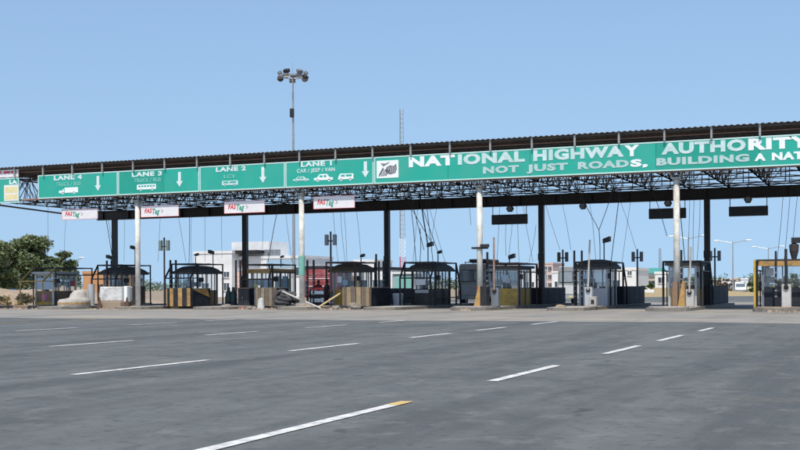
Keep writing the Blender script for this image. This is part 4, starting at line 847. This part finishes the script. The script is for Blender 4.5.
# ------------------------------------------------------------------ people
def person(name, label, loc, rz, top, bottom, arms):
    V = [(0, 0, .95), (0, 0, 1.15), (0, 0, 1.38), (0, .01, 1.50), (0, .02, 1.60), (0, .01, 1.72)]
    R = [.15, .14, .17, .065, .09, .075]; E = [(0, 1), (1, 2), (2, 3), (3, 4), (4, 5)]
    for s in (-1, 1):
        b = len(V); V += [(s * .10, 0, .88), (s * .11, .02, .48), (s * .12, -.02, .09), (s * .13, .14, .04)]; R += [.10, .07, .05, .045]; E += [(0, b), (b, b + 1), (b + 1, b + 2), (b + 2, b + 3)]
        c = len(V); e, h = arms[0 if s < 0 else 1]; V += [(s * .20, 0, 1.40), (s * e[0], e[1], e[2]), (s * h[0], h[1], h[2]), (s * (h[0] + .01), h[1] + .05, h[2] - .09)]; R += [.07, .048, .036, .034]; E += [(2, c), (c, c + 1), (c + 1, c + 2), (c + 2, c + 3)]
    me = bpy.data.meshes.new('body'); me.from_pydata(V, E, []); o = bpy.data.objects.new('tmp', me); COL.objects.link(o)
    o.modifiers.new('s', 'SKIN'); 
    for i, r in enumerate(R): me.skin_vertices[0].data[i].radius = (r, r * (.75 if i in (0, 1, 2) else 1))
    me.skin_vertices[0].data[0].use_root = True
    su = o.modifiers.new('u', 'SUBSURF'); su.levels = 2; su.render_levels = 2
    bpy.context.view_layer.update(); m2 = bpy.data.meshes.new_from_object(o.evaluated_get(bpy.context.evaluated_depsgraph_get())); bpy.data.objects.remove(o)
    for q in (top, bottom, M_skin, M_tyre): m2.materials.append(q)
    for p in m2.polygons:
        c = p.center; z = c.z; armx = abs(c.x) > .235
        p.material_index = 3 if z < .09 else 2 if z > 1.49 or (armx and z < 1.12) else 0 if z > .93 else 1
        p.use_smooth = True
    r = thing(name, label, 'person', loc, rz); m2.name = 'body'; b = bpy.data.objects.new('body', m2); COL.objects.link(b); b.parent = r
    hd = MB(); hd.lathe([(.085, 1.62), (.098, 1.68), (.092, 1.75), (.06, 1.80), (.01, 1.81)], (0, -.015, 0), 14).build('hair', M_hair, r, smooth=True)
    fc = MB(); fc.tube((0, .09, 1.66), (0, .125, 1.63), .018, 6).build('nose', M_skin, r)
    return r
A0 = ((.26, .02, 1.14), (.26, .08, .90))
person('person', 'person in navy clothes standing left of the fifth booth', (XU(327, 66), 66, 0), math.radians(150), M_navycloth, M_navycloth, (A0, ((.27, .05, 1.15), (.18, .25, 1.05))))
person('person', 'person in maroon shirt standing between the posts and the navy-clad person', (XU(318.5, 69), 69, 0), math.radians(200), M_redcloth, M_khaki, (A0, A0))
o = thing('plastic_barricade', 'black and white plastic barricade before the person in maroon', 'barricade', (XU(317.5, 65), 65, 0))
for k in range(4): bx('board', M_letter if k % 2 else M_black, o, -.45, .45, -.03, .03, .15 + .24 * k, .36 + .24 * k)
bx('red_board', M_red, o, -.5, .5, -.04, .04, 1.16, 1.30)
for s in (-1, 1): bx('leg', M_black, o, s * .5 - .03, s * .5 + .03, -.05, .05, 0, 1.35); bx('foot', M_black, o, s * .5 - .05, s * .5 + .05, -.3, .3, 0.001, .05)

# ------------------------------------------------------------------ background: buildings
def building(name, label, u0, u1, ytop, Y, dep, wall, wins=(), roofm=None, par=.4, cat='building', extras=None, uvis=None):
    x0, x1 = XU(u0, Y), XU(u1, Y); um = (u0 + u1) / 2; zt = P(um, ytop, Y).z
    o = thing(name, label, cat, ((x0 + x1) / 2, Y, 0)); hw = (x1 - x0) / 2
    bx('wall', wall, o, -hw, hw, 0, dep, -.3, zt - par * .2)
    mb = MB(); t = .15
    for a in ((-hw - .1, hw + .1, -.1, t), (-hw - .1, hw + .1, dep - t, dep + .1), (-hw - .1, -hw + t, t, dep - t), (hw - t, hw + .1, t, dep - t)): mb.box(*a, zt - par, zt)
    mb.build('parapet', roofm or wall, o)
    for (fx, fz, ww, wh) in wins:
        x = -hw + fx * 2 * hw; z = fz
        p = bx('window', M_winglass, o, x - ww / 2, x + ww / 2, -.03, -.001, z, z + wh)
        mb = MB(); mb.box(x - ww / 2 - .07, x + ww / 2 + .07, -.07, -.031, z + wh, z + wh + .08); mb.box(x - ww / 2 - .07, x + ww / 2 + .07, -.16, -.031, z - .08, z); mb.box(x - .03, x + .03, -.06, -.031, z, z + wh); mb.build('window_frame', wall, p)
    return o, hw, zt
bw, hw, zt = building('white_building', 'white two storey building behind the third and fourth booths', 232, 303, 256, 152, 10, M_bwhite, [(.12, 3.6, 1.6, 1.2), (.3, .9, 1.8, 1.8), (.52, .9, 1.8, 1.8), (.75, .9, 1.8, 1.8), (.9, 3.2, 1.2, 1.2)])
ub = bx('upper_storey', M_bwhite, bw, XU(228.5, 152) - bw.location.x, XU(266, 152) - bw.location.x, 1, 7, zt - .2, P(247, 241.5, 152).z)
bx('slab', M_dark, bw, XU(227.5, 152) - bw.location.x, XU(262, 152) - bw.location.x, -1.2, 7, P(245, 253.5, 152).z, P(245, 250.5, 152).z)  # overhanging roof slab; its shade is put into the near-black colour
bx('blue_panel', M_blueclad, bw, -hw + .4, -hw + 2.6, -.06, -.001, 3.9, zt - .6); bx('pink_column', M_pink_wall, bw, -hw + .9, -hw + 2.0, -.5, -.07, 0, 3.8)
bx('blue_panel', M_blueclad, bw, 0, hw - .5, -.06, -.001, zt - 1.8, zt - .6)
for a, b in ((262.5, 266), (267, 271.5), (272.5, 278)): bx('roof_panel', M_grey, bw, XU(a, 152) - bw.location.x, XU(b, 152) - bw.location.x, .6, .8, zt - .15, P(270, 249.5, 152).z)
building('white_block', 'plain white block with two small windows left of the white two storey building', 194, 232, 251, 150, 9, M_bwhite, [(.86, 3.0, .9, .8), (.86, 1.0, .9, 1.1), (.3, 1.0, 1.2, 1.1)])
building('orange_building', 'low orange building behind the second island', 83, 107, 271, 140, 7, M_orange_wall, [(.35, 1.0, 1.2, 1.0), (.72, 1.0, 1.0, 1.0)])
building('long_shop', 'long pale building with blue cladding behind the fifth booth', 324, 392, 267.5, 140, 8, M_bwhite, [(.1, .8, 1.4, 1.5), (.32, .8, 1.6, 1.5), (.55, .8, 1.6, 1.5), (.8, .8, 1.5, 1.5)], roofm=M_navy)
building('white_block', 'white block rising above the long pale building', 354, 374, 259.5, 160, 7, M_bwhite, [(.3, 3., 1.1, 1.), (.7, 3., 1.1, 1.)])
building('red_shop', 'low red fronted shop left of the long pale building', 303, 323, 266, 138, 7, mat('shop_red', (.32, .06, .07), .7, var=.15), [(.3, .4, 1.2, 1.8), (.72, .4, 1.2, 1.8)], roofm=M_navy)
building('apartment_block', 'pale pink apartment block behind the seventh booth', 538, 553, 262.5, 300, 12, M_pink_wall, [(fx, 1.2 + 2.2 * k, .9, 1.1) for fx in (.2, .5, .8) for k in range(3)])
building('white_house', 'small white house left of the pink apartment block', 522, 536, 269, 260, 9, M_bwhite, [(.3, 1.2, 1.1, 1.2), (.7, 1.2, 1.1, 1.2)])
building('white_house', 'small white house right of the pink apartment block', 552, 570, 271, 240, 9, M_bwhite, [(.3, 1.2, 1.1, 1.2), (.7, 1.2, 1.1, 1.2)])
building('white_warehouse', 'white flat warehouse behind the navy wall of the eighth island', 611, 636, 267.5, 175, 10, M_bwhite, [(.75, 3.0, .6, .6), (.2, .8, 1.2, 1.4)])
o, hw, zt = building('cream_house', 'cream house with green roof right of the white flat warehouse', 637, 666, 273.5, 195, 10, M_cream, [(.2, .9, 1.3, 1.3), (.5, .9, 1.3, 1.3), (.8, .9, 1.3, 1.3)], roofm=M_bwhite)
mb = MB(); mb.prism([(-.5, zt + .02), (10.4, zt + .02), (5, zt + 1.0)], 'x', -hw - .3, hw * .5); mb.build('green_roof', M_greenroof, o)
building('white_annex', 'small white annex at the right end of the cream house', 655, 668, 271.5, 188, 5, M_bwhite, [(.5, 1.8, 1.0, .9)])
for k, (a, b, t, Y, m) in enumerate(((722, 731, 279, 290, M_bwhite), (731, 738, 277.5, 320, M_cream), (741, 748, 278, 300, M_bwhite))):
    building('far_house', ('small white far house left of the tall twin lamp post', 'small cream far house at the foot of the tall twin lamp post', 'small white far house right of the tall twin lamp post')[k], a, b, t, Y, 8, m, [(.3, .8, 1.1, 1.), (.7, .8, 1.1, 1.)], cat='house')
o = thing('boundary_wall', 'low white boundary wall before the cream house', 'wall', (0, 150, 0)); xa, xb = XU(612, 150), XU(655, 150); n = 7
for k in range(n): a = xa + (xb - xa) * k / n; bx('wall_panel', M_bwhite, o, a + .12, a + (xb - xa) / n - .12, 0, .15, 0, .85); bx('pillar', M_bwhite, o, a - .12, a + .118, -.05, .2, 0, 1.0)

# ------------------------------------------------------------------ masts and lamp posts
p = P(294, 287, 105); zt = P(294, 73, 105).z
o = thing('high_mast_light', 'tall high mast floodlight pole rising behind the canopy', 'mast light', (p.x, 105, 0))
mb = MB()
for a, b, r0, r1 in ((0, 9, .17, .14), (9, 18, .14, .11), (18, zt - .2, .11, .08)): mb.tube((0, 0, a), (0, 0, b), r0, 12, r1)
mb.build('pole', M_galv, o)
rg = MB(); n = 20; R_ = 1.25
for k in range(n): a, b = 2 * math.pi * k / n, 2 * math.pi * (k + 1) / n; rg.tube((R_ * math.cos(a), R_ * math.sin(a), zt - .35), (R_ * math.cos(b), R_ * math.sin(b), zt - .35), .06, 5)
for k in range(4): a = math.pi / 2 * k + .4; rg.tube((0, 0, zt - .35), (R_ * math.cos(a), R_ * math.sin(a), zt - .35), .05, 5)
rg.build('ring', M_galv, o)
for k in range(12):
    a = 2 * math.pi * k / 12; c, s_ = math.cos(a), math.sin(a); up = k % 2
    m4 = Matrix.Translation((R_ * c * (1.0 if up else 1.1), R_ * s_ * (1.0 if up else 1.1), zt - .35 + (.42 if up else -.10))) @ Matrix.Rotation(a, 4, 'Z') @ Matrix.Rotation(.6, 4, 'Y')
    mb = MB(); mb.box(-.1, .32, -.32, .32, -.17, .17, ch=.04); mb.v = [tuple(m4 @ Vector(v)) for v in mb.v]
    l_ = mb.build('floodlight_head', M_grey if k % 3 else M_black, o); MB().tube((R_ * c, R_ * s_, zt - .35), tuple(m4 @ Vector((0, 0, 0))), .03, 4).build('bracket', M_galv, l_)
MB().tube((0, 0, zt - .3), (0, 0, zt + 1.1), .02, 5).build('lightning_rod', M_galv, o)
bx('winch_box', M_dark, o, -.2, .2, -.34, -.13, zt - 4.6, zt - 3.7)
def lattice_mast(name, label, u, ytop, Y, w, redwhite):
    p = P(u, 287, Y); zt = P(u, ytop, Y).z; o = thing(name, label, 'mast', (p.x, Y, 0)); nseg = 10; L = zt / nseg
    for k in range(nseg):
        mb = MB(); z0, z1 = k * L, (k + 1) * L; ww = w * (1 - .45 * k / nseg); r = .06 if redwhite else .05
        cs = [(ww * math.cos(a), ww * math.sin(a)) for a in (0.3, 2.39, 4.49)]
        for (x, y) in cs: mb.tube((x, y, z0), (x, y, z1), r, 4)
        m_ = 4
        for j in range(m_):
            for i in range(3): a, b = cs[i], cs[(i + 1) % 3]; za, zb = z0 + L * j / m_, z0 + L * (j + 1) / m_; mb.tube((*a, za), (*b, zb), r * .6, 3); mb.tube((*a, za), (*b, za), r * .5, 3)
        mb.build('mast_section', (M_red if k % 2 == 1 else M_letter) if redwhite and k < 3 else M_galv, o)
lattice_mast('radio_mast', 'tall thin lattice radio mast with red and white lower part behind the canopy', 402, 109, 230, .8, True)
lattice_mast('lattice_tower', 'faint far lattice tower left of the rightmost white column', 660, 248, 330, .55, False)
def lamp_post(u, ytop, Y, label, arm=2.6, twin=True, r=.11):
    p = P(u, 287, Y); zt = P(u, ytop, Y).z; o = thing('street_lamp', label, 'street lamp', (p.x, Y, 0), group='street lamps')
    MB().tube((0, 0, 0), (0, 0, zt), r, 8, r * .6).build('pole', M_galv, o)
    for s in ((-1, 1) if twin else (1,)):
        MB().path([(0, 0, zt - .3), (s * arm * .5, 0, zt + .0), (s * arm, 0, zt + .15)], .05, 5).build('arm', M_galv, o)
        MB().box(s * arm - .45, s * arm + .45, -.17, .17, zt + .10, zt + .30, ch=.05).build('lamp_head', M_letter, o)
lamp_post(733, 241.5, 200, 'tall twin armed street lamp in the gap left of the rightmost booth', r=.13)
lamp_post(768.5, 247.5, 235, 'smaller twin armed street lamp just left of the rightmost booth', r=.13)
lamp_post(688.5, 237, 188, 'twin armed street lamp between the two columns of the ninth island', r=.13)
lamp_post(77, 259, 150, 'small single armed street lamp right of the green tree', 1.0, False, .07)

# ------------------------------------------------------------------ vegetation
def leaf_cloud(clumps, n, size, rr, flat=.5):
    mb = MB(); V, Fc = [], []
    vol = [a * b * c for (_, (a, b, c)) in clumps]; tot = sum(vol)
    for (cx, cy, cz), (a, b, c) in clumps:
        for _ in range(int(n * a * b * c / tot)):
            d = Vector((rr.gauss(0, 1), rr.gauss(0, 1), rr.gauss(0, 1))).normalized() * (rr.random() ** .42) * rr.uniform(.7, 1.3)
            p = Vector((cx + d.x * a, cy + d.y * b, cz + d.z * c))
            t = Vector((rr.gauss(0, 1), rr.gauss(0, 1), rr.gauss(0, flat))).normalized(); u_ = t.orthogonal().normalized(); u_.rotate(Matrix.Rotation(rr.uniform(0, 6.28), 3, t))
            s = size * rr.uniform(.6, 1.35); k = len(V)
            V += [p - t * s, p + u_ * s * .42, p + t * s, p - u_ * s * .42]; Fc.append((k, k + 1, k + 2, k + 3))
    me = bpy.data.meshes.new('crown'); me.from_pydata([tuple(v) for v in V], [], Fc); return me
def tree(name, label, x, y, h, rx, nleaf, size, seed, leafm=M_leaf, nclump=34, group='trees', trunk_h=.3):
    rr = random.Random(seed); o = thing(name, label, 'tree', (x, y, 0), group=group)
    tr = MB(); th = h * trunk_h; tr.tube((0, 0, -.2), (.1, 0, th), .26 * h / 8, 8, .18 * h / 8)
    cl = []
    for k in range(nclump):
        a = rr.uniform(0, 6.28); q = rr.random() ** .5; zf = rr.random()
        rad = rx * (1 - .55 * max(0, zf - .45) ** 1.1 * 1.4) * q * .85
        c = (rad * math.cos(a), rad * math.sin(a), th * .9 + (h - th) * (.08 + .80 * zf)); s = rx * rr.uniform(.12, .27)
        cl.append((c, (s * 1.2, s * 1.2, s * .8)))
        if k % 3 == 0: tr.path([(.1, 0, th * .8), (c[0] * .45, c[1] * .45, th + (c[2] - th) * .6), c], .05 * h / 8, 5)
    tr.build('trunk', M_bark, o)
    me = leaf_cloud(cl, nleaf, size, rr); me.materials.append(leafm); c = bpy.data.objects.new('crown', me); COL.objects.link(c); c.parent = o
    return o
def treeU(name, label, u, ytop, Y, rpx, n, size, seed, **k):
    p = P(u, ytop, Y); sc = (P(u + 1, 290, Y).x - P(u, 290, Y).x); return tree(name, label, p.x, Y, p.z, abs(rpx * sc), n, size, seed, **k)
treeU('green_tree', 'big spreading green tree at the far left', 25, 231, 140, 27, 12000, .30, 3, trunk_h=.14, nclump=64)
treeU('green_tree', 'green tree cut by the left edge of the picture', -6, 238, 128, 22, 8000, .32, 4, trunk_h=.16)
treeU('green_tree', 'smaller loose green tree right of the big spreading tree', 60, 248, 150, 15, 5200, .30, 5, trunk_h=.2)
treeU('green_tree', 'small green tree leaning beside the small street lamp', 71, 256, 158, 7, 1800, .28, 6, trunk_h=.35, nclump=16)
for k, (u, yt, Y, r, n, m, lab) in enumerate(((650, 283, 165, 5, 700, M_leaf2, 'small green bush before the cream house'), (643, 286, 160, 4, 500, M_leaf2, 'low green bush left of the bush before the cream house'), (666, 270.5, 215, 6, 900, M_leaf, 'dark green tree at the right end of the cream house'),
                                              (760, 277.5, 215, 10, 2600, M_leaf2, 'bright green bush left of the rightmost booth'), (752, 281, 205, 5, 900, M_leaf2, 'low green bush beside the yellowish car'), (726, 276, 225, 6, 1300, M_pinkleaf, 'brownish pink bush at the left of the gap'), (733, 279, 230, 5, 1000, M_pinkleaf, 'brownish bush at the foot of the tall twin lamp post'), (719, 279, 220, 4, 700, M_pinkleaf, 'small brownish bush behind the ninth island wall'), (747, 275.5, 330, 7, 1200, M_leaf, 'far dark tree behind the white van'), (790, 274, 300, 14, 2000, M_leaf, 'far dark tree seen through the rightmost booth'), (690, 277, 260, 9, 1400, M_leaf, 'far dark tree seen through the ninth booth'), (598, 277, 280, 14, 1600, M_leaf, 'far dark tree behind the pale grey booth'))):
    treeU('bush' if 'bush' in lab else 'far_tree', lab, u, yt, Y, r, n, .28 if Y < 240 else .4, 20 + k, leafm=m, nclump=14, group='bushes and trees beyond the lanes', trunk_h=.08)
p = P(755.5, 287, 240); zt = P(755, 273, 240).z; o = thing('palm_tree', 'small palm tree above the bright green bush', 'tree', (p.x, 240, 0)); MB().path([(0, 0, 0), (.15, 0, zt * .5), (.05, 0, zt - .4)], .16, 7).build('trunk', M_bark, o)
for k in range(13):
    a = 2 * math.pi * k / 13 + rnd.uniform(-.2, .2); el = rnd.uniform(.0, .9); mb = MB(); L = 1.9; prev = None
    for j in range(6):
        t = j / 5; r = L * t; z = zt - .4 + L * (math.sin(el) * t - .75 * t * t); c = Vector((r * math.cos(a) * math.cos(el * .6), r * math.sin(a) * math.cos(el * .6), z)); w_ = .34 * math.sin(math.pi * min(1, t * .85 + .12)); sd2 = Vector((-math.sin(a), math.cos(a), 0)) * w_; dn = Vector((0, 0, -.14 * w_ / .3))
        cur = (c - sd2 + dn, c, c + sd2 + dn)
        if prev: mb.poly([prev[0], cur[0], cur[1], prev[1]]); mb.poly([prev[1], cur[1], cur[2], prev[2]])
        prev = cur
    mb.build('frond', M_palm, o)
# distant tree line that reads as one mass
rr = random.Random(77); cl = []
for k in range(150):
    u = -60 + 960 * k / 150 + rr.uniform(-4, 4); Y = rr.uniform(520, 640); h = rr.uniform(3.5, 7.5); x = XU(u, Y); cl.append(((x, Y, h * .5 - .2), (rr.uniform(3, 7), 3, h * .55)))
me = leaf_cloud(cl, 16000, .75, rr); me.materials.append(M_leaf); o = bpy.data.objects.new('distant_trees', me); COL.objects.link(o); tag(o, 'dark far off line of trees on the horizon', 'trees', kind='stuff')
wl = []; rr = random.Random(12)
for k in range(26): Y = rr.uniform(64, 84); wl.append(((XU(rr.uniform(-14, 36), Y), Y, rr.uniform(.2, .75)), (rr.uniform(.25, .6), .4, rr.uniform(.15, .35))))
me = leaf_cloud(wl, 2600, .13, rr); me.materials.append(M_drygrass); o = bpy.data.objects.new('dry_weeds', me); COL.objects.link(o); tag(o, 'dry weeds on the sandy ground at the far left', 'weeds', kind='stuff')
# blue tarpaulin under the big tree
p = P(12, 290, 118); o = thing('blue_tarpaulin', 'crumpled blue tarpaulin tent under the big tree at left', 'tarpaulin', (p.x, 118, 0))
mb = MB(); n = 10; vs = []; fs = []
for i in range(n + 1):
    for j in range(n + 1): a, b = i / n * 2 - 1, j / n * 2 - 1; vs.append((a * 1.3, b * 1.0, max(0, 1.35 * (1 - abs(a) ** 1.6) * (1 - .35 * b * b) + rnd.uniform(-.07, .07))))
for i in range(n):
    for j in range(n): q = i * (n + 1) + j; fs.append((q, q + 1, q + n + 2, q + n + 1))
mb.raw(vs, fs); mb.build('sheet', mat('tarp_blue', (.03, .08, .32), .5, var=.2), o); MB().tube((0, 0, 0), (0, 0, 1.25), .04).build('prop', M_wood, o)
